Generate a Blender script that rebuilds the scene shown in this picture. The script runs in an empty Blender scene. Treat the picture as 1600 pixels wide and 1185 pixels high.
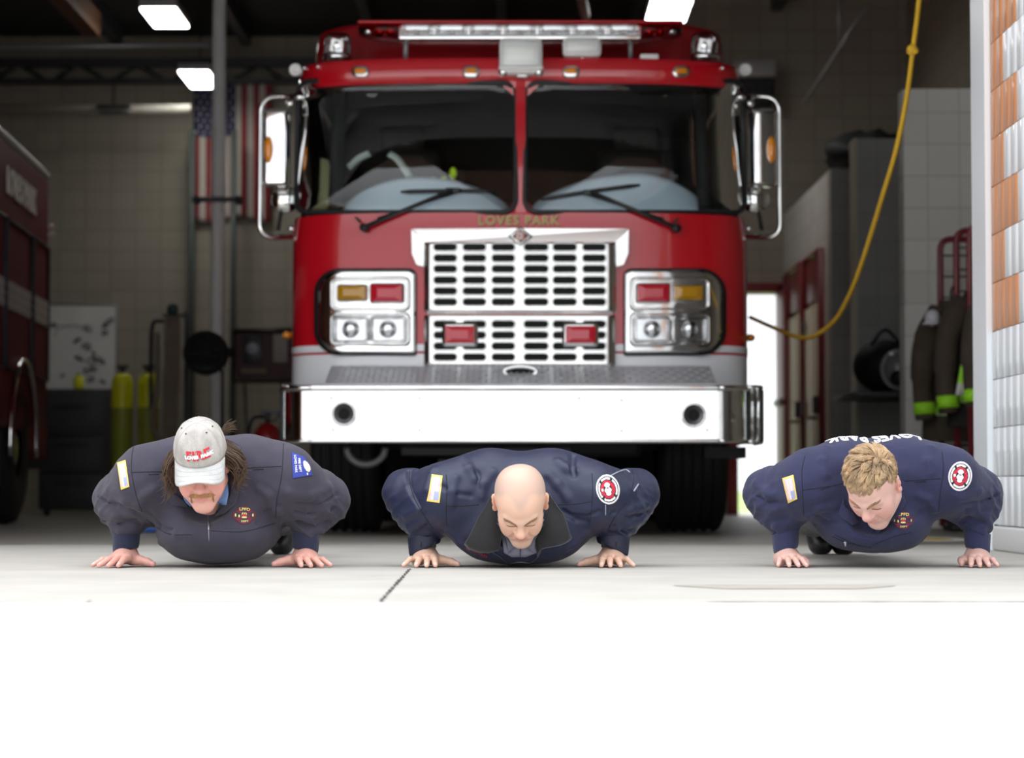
import bpy, bmesh, math, random
import numpy as np
from mathutils import Vector, Matrix, Euler
S = bpy.context.scene
COL = S.collection
PI = math.pi
R = math.radians
random.seed(7)
RNG = np.random.default_rng(11)

# ------------------------------------------------------------------ camera
F_PX = 85.0 / 36.0 * 1600.0            # focal length in pixels of the 1600 px frame
CAM_H = 0.27
TILT = math.atan((758 - 592.5) / F_PX)
cd = bpy.data.cameras.new('camera'); cam = bpy.data.objects.new('camera', cd); COL.objects.link(cam)
cam.location = (0, 0, CAM_H); cam.rotation_euler = (PI / 2 + TILT, 0, 0)
cd.sensor_width = 36; cd.lens = 85; cd.clip_start = 0.05; cd.clip_end = 400
cd.dof.use_dof = True; cd.dof.focus_distance = 7.8; cd.dof.aperture_fstop = 3.0
S.camera = cam
# ------------------------------------------------------------------ world, sun, exposure
w = bpy.data.worlds.new('sky'); S.world = w; w.use_nodes = True
bg = w.node_tree.nodes['Background']
# bright overcast: the sky overhead is brighter than at the horizon
_tc = w.node_tree.nodes.new('ShaderNodeTexCoord'); _sp = w.node_tree.nodes.new('ShaderNodeSeparateXYZ'); _mr = w.node_tree.nodes.new('ShaderNodeMapRange')
w.node_tree.links.new(_tc.outputs['Generated'], _sp.inputs[0]); w.node_tree.links.new(_sp.outputs[2], _mr.inputs[0])
_mr.inputs[1].default_value = 0.0; _mr.inputs[2].default_value = 0.9; _mr.inputs[3].default_value = 0.5; _mr.inputs[4].default_value = 3.1
_hz = w.node_tree.nodes.new('ShaderNodeMapRange'); _hz.inputs[1].default_value = 0.02; _hz.inputs[2].default_value = 0.14; _hz.inputs[3].default_value = 0.75; _hz.inputs[4].default_value = 0.0
_ad = w.node_tree.nodes.new('ShaderNodeMath'); _ad.operation = 'ADD'           # unseen bright band added at the horizon for the chrome to reflect
w.node_tree.links.new(_sp.outputs[2], _hz.inputs[0]); w.node_tree.links.new(_mr.outputs[0], _ad.inputs[0]); w.node_tree.links.new(_hz.outputs[0], _ad.inputs[1])
w.node_tree.links.new(_ad.outputs[0], bg.inputs[1])
bg.inputs[0].default_value = (0.93, 0.96, 1.0, 1)
sd = bpy.data.lights.new('sun', 'SUN'); sun = bpy.data.objects.new('sun', sd); COL.objects.link(sun)
sd.energy = 2.6; sd.angle = R(0.6); sd.color = (1.0, 0.96, 0.9)
SUN_EL = R(52)
sun.rotation_euler = (-(PI / 2 - SUN_EL), 0, 0)     # shines from behind the building towards the camera
S.view_settings.view_transform = 'Standard'; S.view_settings.look = 'None'
S.view_settings.gamma = 1; S.view_settings.use_curve_mapping = False
S.view_settings.exposure = 0.38

# ------------------------------------------------------------------ helpers
def P(px, py, Y):
    """point of the photograph (1600x1185) at depth Y"""
    u = (px - 800) / F_PX; v = (592.5 - py) / F_PX
    dx, dy, dz = u, math.cos(TILT) - v * math.sin(TILT), math.sin(TILT) + v * math.cos(TILT)
    k = Y / dy
    return Vector((dx * k, Y, CAM_H + dz * k))
def PX(px, Y): return P(px, 758, Y).x
def PZ(py, Y): return P(800, py, Y).z

def mat(name, col, rough=0.5, metal=0.0, bump=0.0, bscale=60.0, var=0.0, vscale=6.0, coat=0.0, emit=0.0, spec=0.5, sheen=0.0, stretch=(1, 1, 1), sss=0.0):
    m = bpy.data.materials.new(name); m.use_nodes = True
    nt = m.node_tree; b = nt.nodes['Principled BSDF']; L = nt.links.new
    b.inputs['Base Color'].default_value = (*col, 1); b.inputs['Roughness'].default_value = rough
    b.inputs['Metallic'].default_value = metal; b.inputs['Coat Weight'].default_value = coat
    b.inputs['Coat Roughness'].default_value = 0.04
    b.inputs['Specular IOR Level'].default_value = spec
    if sheen: b.inputs['Sheen Weight'].default_value = sheen
    if sss:
        b.inputs['Subsurface Weight'].default_value = sss; b.inputs['Subsurface Scale'].default_value = 0.01
        b.inputs['Subsurface Radius'].default_value = (1, .35, .2)
    if emit:
        b.inputs['Emission Color'].default_value = (*col, 1); b.inputs['Emission Strength'].default_value = emit
    if var or bump:
        tc = nt.nodes.new('ShaderNodeTexCoord'); mp = nt.nodes.new('ShaderNodeMapping'); mp.inputs[3].default_value = stretch
        L(tc.outputs['Object'], mp.inputs[0])
    if var:
        n = nt.nodes.new('ShaderNodeTexNoise'); n.inputs['Scale'].default_value = vscale; n.inputs['Detail'].default_value = 6
        L(mp.outputs[0], n.inputs['Vector'])
        mx = nt.nodes.new('ShaderNodeMix'); mx.data_type = 'RGBA'
        mx.inputs[6].default_value = (*[max(0, c * (1 - var)) for c in col], 1); mx.inputs[7].default_value = (*[min(1, c * (1 + var)) for c in col], 1)
        rp = nt.nodes.new('ShaderNodeValToRGB'); rp.color_ramp.elements[0].position = .32; rp.color_ramp.elements[1].position = .68
        L(n.outputs['Fac'], rp.inputs[0]); L(rp.outputs[0], mx.inputs[0]); L(mx.outputs[2], b.inputs['Base Color'])
    if bump:
        n2 = nt.nodes.new('ShaderNodeTexNoise'); n2.inputs['Scale'].default_value = bscale; n2.inputs['Detail'].default_value = 4
        L(mp.outputs[0], n2.inputs['Vector'])
        bp = nt.nodes.new('ShaderNodeBump'); bp.inputs['Strength'].default_value = bump; bp.inputs['Distance'].default_value = .01
        L(n2.outputs['Fac'], bp.inputs['Height']); L(bp.outputs[0], b.inputs['Normal'])
    return m

def glass_mat(name, tint, gloss=1.0, rough=0.0):
    m = bpy.data.materials.new(name); m.use_nodes = True; nt = m.node_tree; L = nt.links.new
    nt.nodes.remove(nt.nodes['Principled BSDF']); out = nt.nodes['Material Output']
    t = nt.nodes.new('ShaderNodeBsdfTransparent'); t.inputs[0].default_value = (*tint, 1)
    g = nt.nodes.new('ShaderNodeBsdfGlossy'); g.inputs['Roughness'].default_value = rough
    f = nt.nodes.new('ShaderNodeFresnel'); f.inputs[0].default_value = 1.5
    mu = nt.nodes.new('ShaderNodeMath'); mu.operation = 'MULTIPLY'; mu.inputs[1].default_value = gloss; mu.use_clamp = True
    mx = nt.nodes.new('ShaderNodeMixShader')
    L(f.outputs[0], mu.inputs[0]); L(mu.outputs[0], mx.inputs[0]); L(t.outputs[0], mx.inputs[1]); L(g.outputs[0], mx.inputs[2]); L(mx.outputs[0], out.inputs[0])
    return m

def block_mat(name, col, mortar, bw, bh, axis='x', msize=0.008, offset=0.5, rough=.55, bump=.3, var=.05):
    """painted concrete block: bw x bh courses on a wall spanning `axis` and z"""
    m = bpy.data.materials.new(name); m.use_nodes = True; nt = m.node_tree; L = nt.links.new
    b = nt.nodes['Principled BSDF']; b.inputs['Roughness'].default_value = rough
    tc = nt.nodes.new('ShaderNodeTexCoord'); sp = nt.nodes.new('ShaderNodeSeparateXYZ'); cb = nt.nodes.new('ShaderNodeCombineXYZ')
    L(tc.outputs['Object'], sp.inputs[0]); L(sp.outputs[0 if axis == 'x' else 1], cb.inputs[0]); L(sp.outputs[2], cb.inputs[1])
    br = nt.nodes.new('ShaderNodeTexBrick'); br.offset = offset
    br.inputs['Scale'].default_value = 1; br.inputs['Brick Width'].default_value = bw; br.inputs['Row Height'].default_value = bh
    br.inputs['Mortar Size'].default_value = msize; br.inputs['Mortar Smooth'].default_value = .3
    br.inputs['Color1'].default_value = (*[c * (1 - var) for c in col], 1); br.inputs['Color2'].default_value = (*[c * (1 + var) for c in col], 1)
    br.inputs['Mortar'].default_value = (*mortar, 1)
    L(cb.outputs[0], br.inputs['Vector']); L(br.outputs['Color'], b.inputs['Base Color'])
    bp = nt.nodes.new('ShaderNodeBump'); bp.invert = True; bp.inputs['Strength'].default_value = bump; bp.inputs['Distance'].default_value = .01
    L(br.outputs['Fac'], bp.inputs['Height']); L(bp.outputs[0], b.inputs['Normal'])
    return m

class MB:
    """collects shapes into ONE mesh"""
    def __init__(s): s.v = []; s.f = []; s.m = []; s.sm = []
    def add(s, verts, faces, mi=0, smooth=False):
        o = len(s.v); s.v += [tuple(v) for v in verts]; s.f += [tuple(i + o for i in f) for f in faces]
        s.m += [mi] * len(faces); s.sm += [smooth] * len(faces); return s
    def box(s, c, d, rot=None, mi=0, bev=0.0, seg=2):
        bm = bmesh.new(); bmesh.ops.create_cube(bm, size=1)
        for v in bm.verts: v.co = Vector((v.co.x * d[0], v.co.y * d[1], v.co.z * d[2]))
        if bev: bmesh.ops.bevel(bm, geom=bm.edges[:] , offset=min(bev, min(d) * .49), segments=seg, affect='EDGES', profile=.5)
        M = (rot if isinstance(rot, Matrix) else Euler(rot or (0, 0, 0)).to_matrix())
        bm.verts.index_update()
        s.add([M @ v.co + Vector(c) for v in bm.verts], [[v.index for v in f.verts] for f in bm.faces], mi, bool(bev)); bm.free(); return s
    def tube(s, pts, r, n=12, mi=0, closed=False, caps=True, flat=1.0):
        pts = [Vector(p) for p in pts]; N = len(pts)
        rs = r if hasattr(r, '__len__') else [r] * N
        V = []; up = None
        for i, p in enumerate(pts):
            a = pts[(i - 1) % N] if (closed or i > 0) else p; b = pts[(i + 1) % N] if (closed or i < N - 1) else p
            t = (b - a).normalized()
            if up is None:
                up = t.orthogonal().normalized()
            up = (up - t * up.dot(t)); up = up.normalized() if up.length > 1e-6 else t.orthogonal().normalized()
            w_ = t.cross(up)
            for k in range(n):
                an = 2 * PI * k / n; V.append(p + up * (rs[i] * math.cos(an)) + w_ * (rs[i] * flat * math.sin(an)))
        Fc = []
        for i in range(N if closed else N - 1):
            for k in range(n):
                j = (i + 1) % N; Fc.append((i * n + k, i * n + (k + 1) % n, j * n + (k + 1) % n, j * n + k))
        if caps and not closed:
            Fc.append(tuple(reversed(range(n)))); Fc.append(tuple((N - 1) * n + k for k in range(n)))
        return s.add(V, Fc, mi, True)
    def cyl(s, p0, p1, r0, r1=None, n=24, mi=0): return s.tube([p0, p1], [r0, r0 if r1 is None else r1], n, mi)
    def lathe(s, prof, c, axis='z', n=32, mi=0, M=None):
        """prof: (radius, height) pairs"""
        Q = M or {'z': Matrix.Identity(3), 'y': Euler((PI / 2, 0, 0)).to_matrix(), '-y': Euler((-PI / 2, 0, 0)).to_matrix(), 'x': Euler((0, PI / 2, 0)).to_matrix()}[axis]
        V = [Q @ Vector((r * math.cos(2 * PI * k / n), r * math.sin(2 * PI * k / n), h)) + Vector(c) for r, h in prof for k in range(n)]
        Fc = [(i * n + k, i * n + (k + 1) % n, (i + 1) * n + (k + 1) % n, (i + 1) * n + k) for i in range(len(prof) - 1) for k in range(n)]
        return s.add(V, Fc, mi, True)
    def ell(s, c, r, n=20, mi=0, M=None):
        prof = [(math.sin(PI * i / n) + 1e-5, -math.cos(PI * i / n)) for i in range(n + 1)]
        Q = (M or Matrix.Identity(3)) @ Matrix.Diagonal(Vector(r)); return s.lathe(prof, c, n=n * 2, mi=mi, M=Q)
    def grid(s, fn, nu, nv, mi=0, mif=None, smooth=True, closeu=False):
        V = [fn(i / nu, j / nv) for j in range(nv + 1) for i in range(nu + 1)]
        Fc = [(j * (nu + 1) + i, j * (nu + 1) + i + 1, (j + 1) * (nu + 1) + i + 1, (j + 1) * (nu + 1) + i) for j in range(nv) for i in range(nu)]
        s.add(V, Fc, mi, smooth)
        if mif:
            for k in range(nu * nv): s.m[len(s.m) - nu * nv + k] = mif((k % nu + .5) / nu, (k // nu + .5) / nv)
        return s
    def prism(s, poly, d, mi=0):
        """extrude polygon (list of Vectors) by vector d"""
        n = len(poly); poly = [Vector(p) for p in poly]; d = Vector(d)
        return s.add(poly + [p + d for p in poly], [tuple(range(n)), tuple(reversed(range(n, 2 * n)))] + [(i, (i + 1) % n, n + (i + 1) % n, n + i) for i in range(n)], mi)
    def build(s, name, mats, parent=None, recalc=True, bevel=0.0, solid=0.0, sub=0):
        me = bpy.data.meshes.new(name); me.from_pydata(s.v, [], s.f)
        mats = mats if isinstance(mats, (list, tuple)) else [mats]
        for m in mats: me.materials.append(m)
        me.polygons.foreach_set('material_index', s.m); me.polygons.foreach_set('use_smooth', s.sm)
        if recalc:
            bm = bmesh.new(); bm.from_mesh(me); bmesh.ops.recalc_face_normals(bm, faces=bm.faces[:]); bm.to_mesh(me); bm.free()
        me.update(); o = bpy.data.objects.new(name, me); COL.objects.link(o)
        if parent is not None: attach(o, parent)
        if solid:
            md = o.modifiers.new('thick', 'SOLIDIFY'); md.thickness = solid; md.offset = 0
        if bevel:
            md = o.modifiers.new('bevel', 'BEVEL'); md.width = bevel; md.segments = 2; md.limit_method = 'ANGLE'; md.angle_limit = R(40)
        if sub:
            md = o.modifiers.new('sub', 'SUBSURF'); md.levels = sub; md.render_levels = sub
        return o

def wmat(o):
    m = o.matrix_basis.copy(); p = o.parent
    if p: m = wmat(p) @ o.matrix_parent_inverse @ m
    return m
def attach(o, parent):
    """keeps world coordinates of the mesh"""
    o.parent = parent; o.matrix_parent_inverse = wmat(parent).inverted()
def thing(name, label, cat, loc=(0, 0, 0), rz=0.0, group=None):
    o = bpy.data.objects.new(name, None); COL.objects.link(o); o.location = loc; o.rotation_euler = (0, 0, rz); o.empty_display_size = .2
    o['label'] = label; o['category'] = cat; o['kind'] = 'thing'
    if group: o['group'] = group
    return o
def tag(o, label, cat, group=None):
    o['label'] = label; o['category'] = cat; o['kind'] = 'thing'
    if group: o['group'] = group
    return o
def struct(o, label=None):
    o['kind'] = 'structure'
    if label: o['label'] = label; o['category'] = 'building'
    return o
def copytree(o, parent=None, name=None):
    c = o.copy(); COL.objects.link(c)
    if parent is not None: c.parent = parent
    for ch in list(o.children): copytree(ch, c)
    return c
def rrect(x0, x1, z0, z1, r, n=6):
    """rounded rectangle outline; r = one radius or (bl, br, tr, tl)"""
    rs = r if hasattr(r, '__len__') else (r,) * 4
    out = []
    for (cx, cz, a, q) in ((x0 + rs[0], z0 + rs[0], 180, rs[0]), (x1 - rs[1], z0 + rs[1], 270, rs[1]), (x1 - rs[2], z1 - rs[2], 0, rs[2]), (x0 + rs[3], z1 - rs[3], 90, rs[3])):
        for k in range(n + 1):
            an = R(a + 90 * k / n); out.append((cx + q * math.cos(an), cz + q * math.sin(an)))
    return out
_fonts = {}
def text_mesh(body, size=1.0, bold=0.0, ext=0.0, space=1.0, shear=0.0, align='CENTER'):
    """(verts, faces) of lettering in the xy plane, centred"""
    c = bpy.data.curves.new('txt', 'FONT'); c.body = body; c.size = size; c.align_x = align; c.align_y = 'CENTER'
    c.offset = bold; c.extrude = ext; c.space_character = space; c.shear = shear; c.resolution_u = 3
    o = bpy.data.objects.new('txt', c); COL.objects.link(o)
    dg = bpy.context.evaluated_depsgraph_get(); dg.update(); me = bpy.data.meshes.new_from_object(o.evaluated_get(dg))
    v = [tuple(x.co) for x in me.vertices]; f = [tuple(p.vertices) for p in me.polygons]
    bpy.data.objects.remove(o); bpy.data.meshes.remove(me); bpy.data.curves.remove(c)
    return v, f
def smooth_path(pts, k=8):
    """Catmull-Rom through pts"""
    pts = [Vector(p) for p in pts]; q = [2 * pts[0] - pts[1]] + pts + [2 * pts[-1] - pts[-2]]; out = []
    for i in range(1, len(q) - 2):
        for j in range(k):
            t = j / k; a, b, c, d = q[i - 1], q[i], q[i + 1], q[i + 2]
            out.append(.5 * ((2 * b) + (c - a) * t + (2 * a - 5 * b + 4 * c - d) * t * t + (3 * b - a - 3 * c + d) * t ** 3))
    out.append(pts[-1]); return out
def bend_path(pts, r, n=6):
    """polyline with rounded corners"""
    pts = [Vector(p) for p in pts]; out = [pts[0]]
    for i in range(1, len(pts) - 1):
        a = (pts[i - 1] - pts[i]).normalized(); b = (pts[i + 1] - pts[i]).normalized()
        p0 = pts[i] + a * r; p1 = pts[i] + b * r
        for k in range(n + 1):
            t = k / n; out.append(p0 * (1 - t) ** 2 + pts[i] * 2 * t * (1 - t) + p1 * t * t)
    out.append(pts[-1]); return out
# ================================================================== the setting
Y_DOOR = 10.2            # plane of the bay door
Y_BACK = 24.0
ROOF_Z = 4.75
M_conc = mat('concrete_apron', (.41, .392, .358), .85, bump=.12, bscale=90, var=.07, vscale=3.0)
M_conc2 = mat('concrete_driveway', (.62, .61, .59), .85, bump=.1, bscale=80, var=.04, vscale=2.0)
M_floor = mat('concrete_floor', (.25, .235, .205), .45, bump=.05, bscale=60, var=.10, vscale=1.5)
M_joint = mat('joint_sealant', (.06, .055, .05), .9)
M_stain = mat('stain', (.35, .325, .28), .8, var=.06, vscale=8)
M_block = block_mat('block_beige', (.37, .33, .26), (.28, .25, .20), .25, .2, 'x', .007, 0)
M_blocky = block_mat('block_beige_side', (.37, .33, .26), (.28, .25, .20), .25, .2, 'y', .007, 0)
M_blockg = block_mat('block_cream', (.78, .76, .71), (.60, .58, .54), .2, .2, 'x', .005, 0)
M_blockgy = block_mat('block_cream_side', (.78, .76, .71), (.60, .58, .54), .2, .2, 'y', .005, 0)
M_blockgrey = block_mat('block_grey', (.42, .42, .41), (.33, .33, .32), .2, .2, 'x', .005, 0)
M_dark = mat('dark_wall_paint', (.10, .09, .08), .8)
M_deck = mat('roof_deck', (.020, .020, .022), .8)
M_brick = mat('brick_facade', (.35, .17, .11), .8, var=.1, vscale=20)
M_white = mat('tile_white', (.86, .885, .91), .25, bump=.03, bscale=40, coat=.3)
M_orange = mat('tile_orange', (.68, .30, .14), .35, bump=.03, bscale=40, coat=.2)
M_grout = mat('grout', (.70, .70, .70), .8)
M_jamb = mat('jamb_white', (.86, .89, .92), .3)
M_grass = mat('grass', (.20, .30, .08), .9, var=.3, vscale=9)

def quad(name, x0, x1, y0, y1, z, m, t=.05):
    b = MB().box(((x0 + x1) / 2, (y0 + y1) / 2, z - t / 2), (x1 - x0, y1 - y0, t)); return struct(b.build(name, m))
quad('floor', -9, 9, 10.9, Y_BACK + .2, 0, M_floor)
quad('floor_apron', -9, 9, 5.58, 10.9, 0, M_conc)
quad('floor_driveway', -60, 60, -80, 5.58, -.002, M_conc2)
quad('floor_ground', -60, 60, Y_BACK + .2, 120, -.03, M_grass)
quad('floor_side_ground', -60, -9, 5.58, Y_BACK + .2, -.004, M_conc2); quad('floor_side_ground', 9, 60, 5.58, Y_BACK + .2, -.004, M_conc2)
# joints and cracks in the slabs (thin sealant beads)
def bead(name, pts, wd):
    b = MB(); pts = [Vector(p) for p in pts]; V = []
    for i, p in enumerate(pts):
        a = pts[max(0, i - 1)]; c = pts[min(len(pts) - 1, i + 1)]; t = (c - a).normalized(); nrm = Vector((-t.y, t.x, 0))
        h = wd * (.35 + .8 * random.random())
        V += [p + nrm * h, p - nrm * h]
    b.add(V, [(2 * i, 2 * i + 1, 2 * i + 3, 2 * i + 2) for i in range(len(pts) - 1)]); return struct(b.build(name, M_joint))
bead('trim_1', [(-.327 + .0035 * math.sin(k * 2.1) + (7.75 - (7.75 - k * .054)) * .011, 7.75 - k * .054, .0025) for k in range(41)], .005)
bead('trim_2', [(x_, 5.58, .002) for x_ in np.linspace(.45, 3, 60)], .006)
bead('trim_3', [(-.98 + .0025 * k + random.uniform(-.004, .004), 5.66 - k * .04, .0015) for k in range(70)], .0012)
bead('trim_4', [(x_, 10.9, .004) for x_ in np.linspace(-9, 9, 120)], .010)
bead('trim_5', [(x_, 8.95, .003) for x_ in np.linspace(-5, 2.0, 80)], .003)
b = MB()
ring = [(.73 * 1 + .27 * math.cos(a) * (1 + .2 * math.sin(3 * a)), 6.42 + .20 * math.sin(a) * (1 + .3 * math.cos(2 * a)), .0012) for a in np.linspace(0, 2 * PI, 40)[:-1]]
b.add(ring, [tuple(range(39))]); struct(b.build('trim_6', M_stain))

def wall(name, x0, x1, y0, y1, z0, z1, m):
    return struct(MB().box(((x0 + x1) / 2, (y0 + y1) / 2, (z0 + z1) / 2), (x1 - x0, y1 - y0, z1 - z0)).build(name, m))
# rear wall with the open rear door (seen right of the engine)
DX0, DX1, DZ = 2.03, 2.42, 2.0
YB = 21.8
XL, XR = -8.5, 3.58
wall('wall_back', XL, 1.5, Y_BACK, Y_BACK + .2, 0, ROOF_Z, M_block)
wall('wall_back_return', 1.5, 1.62, YB, Y_BACK + .2, 0, ROOF_Z, M_blocky)
wall('wall_back_doorside', 1.62, 1.98, YB, YB + .2, 0, ROOF_Z, M_block)
wall('wall_back_above_door', 1.98, 2.46, YB, YB + .2, DZ, ROOF_Z, M_block)
wall('wall_back_corner', 2.46, XR, YB, YB + .2, 0, ROOF_Z, M_block)
wall('wall_left', XL - .2, XL, Y_DOOR, Y_BACK + .2, 0, ROOF_Z, M_blocky)
wall('wall_right', XR, XR + .2, Y_DOOR, YB + .2, 0, ROOF_Z, M_blocky)
wall('ceiling', XL - .2, XR + .2, 9.55, Y_BACK + .4, ROOF_Z, ROOF_Z + .2, M_deck)
# front of the building: header over the bay door, walls beside it
wall('wall_front_header', XL, 1.95, 9.9, 10.35, 3.55, ROOF_Z + .3, M_brick)
wall('wall_front_left', XL - 3, -3.6, 9.9, 10.35, 0, 3.55, M_brick)
wall('wall_front_parapet', XL - 3, XR + 4, 9.5, 9.9, 3.75, 5.05, M_brick)
# raised sectional door under the roof
d = struct(bpy.data.objects.new('door_4', None)); COL.objects.link(d)
M_door = mat('door_panel', (.34, .35, .36), .5, var=.04)
for k in range(5): MB().box((-.8, 10.95 + k * .56, 3.62), (5.4, .545, .05), bev=.01).build('door_panel', M_door, d)
for sx in (-3.55, 1.92): MB().box((sx, 12.15, 3.56), (.06, 3.3, .06)).build('track', mat('galvanised', (.4, .4, .41), .4, .8) if sx < 0 else bpy.data.materials['galvanised'], d)

# tiled pier at the right edge: a wall face parallel to the view, tiles in two colours
XP = 2.0
def tile_col(i, k):
    """i = column from the far end (0 nearest the jamb), k = course"""
    z = k * TZ
    if k < 4: return 0
    if i == 0: return 1
    if i == 1: return 1 if (k % 2 == 0) else 0
    if i == 2: return 0
    return 0
TZ = .2; TY = .265; YF = 10.02
pier = MB()
pier.box((XP + .76, (YF + 6.2) / 2 + 0, 2.4), (1.5, YF - 6.2, 4.8), mi=2)
for i in range(14):
    for k in range(24):
        yy = YF - (i + .5) * TY; zz = .105 + (k + .5) * TZ
        mi_ = tile_col(i, k)
        # each tile carries two vertical scores
        for q in range(2):
            pier.box((XP + .004, yy + (q - .5) * (TY / 2 - .0004), zz), (.02, TY / 2 - .0008, TZ - .0035), mi=mi_, bev=.0007, seg=1)
pier.box((XP + .01, (YF + 6.2) / 2, .05), (.05, YF - 6.2, .10), mi=2, bev=.01)
struct(pier.build('wall_pier', [M_white, M_orange, M_grout]))
# bull-nosed end of the pier: white below, orange-tinted above, and the pale jamb strip behind it
bn = MB()
for (z0, z1, mi_) in ((.0, .905, 0), (.905, 4.8, 1)):
    bn.grid(lambda u, v: Vector((XP - .006 + .05 * (1 - math.cos(u * PI / 2)), YF - .005 + .05 * math.sin(u * PI / 2), z0 + (z1 - z0) * v)), 8, 1, mi=mi_)
struct(bn.build('wall_pier_corner', [M_white, M_orange]))
wall('trim_7', XP - .022, XP + .3, YF + .045, Y_DOOR + .16, 0, 4.8, M_jamb)
wall('wall_front_right', XP + .03, XR + 4, 9.9, Y_DOOR + .15, 0, 3.75, M_jamb)

# cream block partitions of the gear alcoves (right)
PXA = 2.45
wall('wall_partition_far', PXA, XR, 18.5, 18.7, 0, 2.7, M_blockgrey)
wall('wall_partition_doors', PXA, PXA + .15, 18.7, YB, 0, 2.7, M_blockgy)
wall('wall_partition_mid', PXA, XR, 17.15, 17.35, 0, 2.74, M_blockgrey)
wall('trim_8', PXA - .012, PXA + .01, 17.13, 17.37, 0, 2.74, mat('corner_guard', (.62, .58, .46), .5))
wall('wall_partition_near', PXA, XR, 15.05, 15.25, 0, 2.75, M_blockg)

# ------------------------------------------------------------------ roof structure
M_steel = mat('dark_steel', (.05, .05, .055), .5, .3)
M_pipe = mat('grey_pipe', (.30, .30, .30), .45, .4)
M_cream = mat('cream_pipe', (.42, .39, .33), .5)
def joist(name, x0, x1, y, z0, z1, n, label):
    t = thing(name, label, 'roof joist', (x0, y, z0))
    MB().box(((x0 + x1) / 2, y, z1 - .04), (x1 - x0, .1, .08)).build('top_chord', M_steel, t)
    MB().box(((x0 + x1) / 2, y, z0 + .03), (x1 - x0, .1, .05)).build('bottom_chord', M_steel, t)
    wb = MB(); st = (x1 - x0) / n
    for k in range(n):
        xa = x0 + k * st
        wb.cyl((xa, y, z1 - .05), (xa + st / 2 - .04, y, z0 + .04), .022, n=8); wb.cyl((xa + st / 2 + .04, y, z0 + .04), (xa + st, y, z1 - .05), .022, n=8)
    wb.build('web_bars', M_steel, t); return t
joist('open_web_joist', XL + .1, 3.4, 23.72, PZ(132, 23.72), PZ(92, 23.72), 20, 'dark open web roof joist with zigzag bars near the rear wall')
gg = MB()
for k in range(9): gg.box((XL + .9 + k * 1.25, 17, ROOF_Z - .09), (.09, 13, .18))
struct(gg.build('trim_9', M_steel))
o = MB().box((0, 0, 0), (.14, 5.0, .2)).build('roof_purlin', mat('rust_primer', (.16, .07, .03), .7)); o.location = (PX(22, 17), 17.5, 4.1); tag(o, 'rust brown steel purlin at the top left corner under the roof', 'beam')
for (px0, py0, px1, py1, Y, r_, nm, lab, m_) in (
        (-40, 74, 327, 70, 17.3, .020, 'conduit_pipe', 'thin grey conduit running level to the white column below the roof', M_pipe),):
    tag(MB().cyl(P(px0, py0, Y), P(px1, py1, Y), r_, n=12).build(nm, m_), lab, 'pipe')
t = thing('overhead_pipe', 'thick cream pipe with a clamp hung level across the left rear wall', 'pipe', P(150, 170, 23.2))
MB().cyl(P(-60, 170, 23.2), P(297, 170, 23.2), .042, n=16).build('pipe_run', M_cream, t)
b = MB().box(P(178, 167, 23.12), (.32, .1, .03), bev=.008); b.box(P(178, 176, 23.12), (.28, .08, .02)); b.cyl(P(178, 166, 23.2), P(178, 120, 23.2), .012, n=8); b.build('hanger_clamp', M_steel, t)
# diagonal rods upper right
t = thing('brace_rod', 'grey steel brace rods crossing under the dark roof, right of the engine', 'rod', P(1280, 70, 19))
MB().cyl(P(1355, 10, 18), P(1258, 160, 20), .018, n=8).build('diagonal_rod', M_pipe, t)
MB().cyl(P(1312, -30, 18.9), P(1312, 72, 18.9), .014, n=8).build('hanger_rod', M_pipe, t)
tag(MB().cyl(P(905, -20, 17), P(915, 25, 18), .035, n=10).build('roof_conduit', M_pipe), 'short grey pipe hanging under the roof above the light bar', 'pipe')
# high-bay lights
M_led = mat('led_diffuser', (1, 1, .96), .4, emit=12.0); M_lamp = mat('lamp_housing', (.45, .45, .45), .5)
def hibay(px0, px1, py0, py1, zc, label):
    d0 = F_PX * (zc - CAM_H) / (758 - py0); d1 = F_PX * (zc - CAM_H) / (758 - py1)      # near and far depth of the panel
    dm = (d0 + d1) / 2; xm = PX((px0 + px1) / 2, dm); wd = (px1 - px0) * dm / F_PX
    t = thing('ceiling_light', label, 'lamp', (xm, dm, zc), group='lit ceiling panels')
    MB().box((xm, dm, zc + .045), (wd, d1 - d0, .07), bev=.012).build('housing', M_lamp, t)
    MB().box((xm, dm, zc + .002), (wd - .02, d1 - d0 - .03, .02)).build('diffuser', M_led, t)
    MB().box((xm, dm, zc + .11), (.12, .2, .07), bev=.01).build('driver_box', M_lamp, t)
    MB().cyl((xm, dm, zc + .1), (xm, dm, ROOF_Z), .008, n=6).build('hanger', M_steel, t)
hibay(224, 282, 8, 38, 4.1, 'bright ceiling light nearest the top left corner, left of the column')
hibay(284, 333, 108, 134, 4.1, 'bright ceiling light low beside the column above the flag')
hibay(1014, 1080, -6, 29, 4.1, 'bright ceiling light above the engine light bar')

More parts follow.
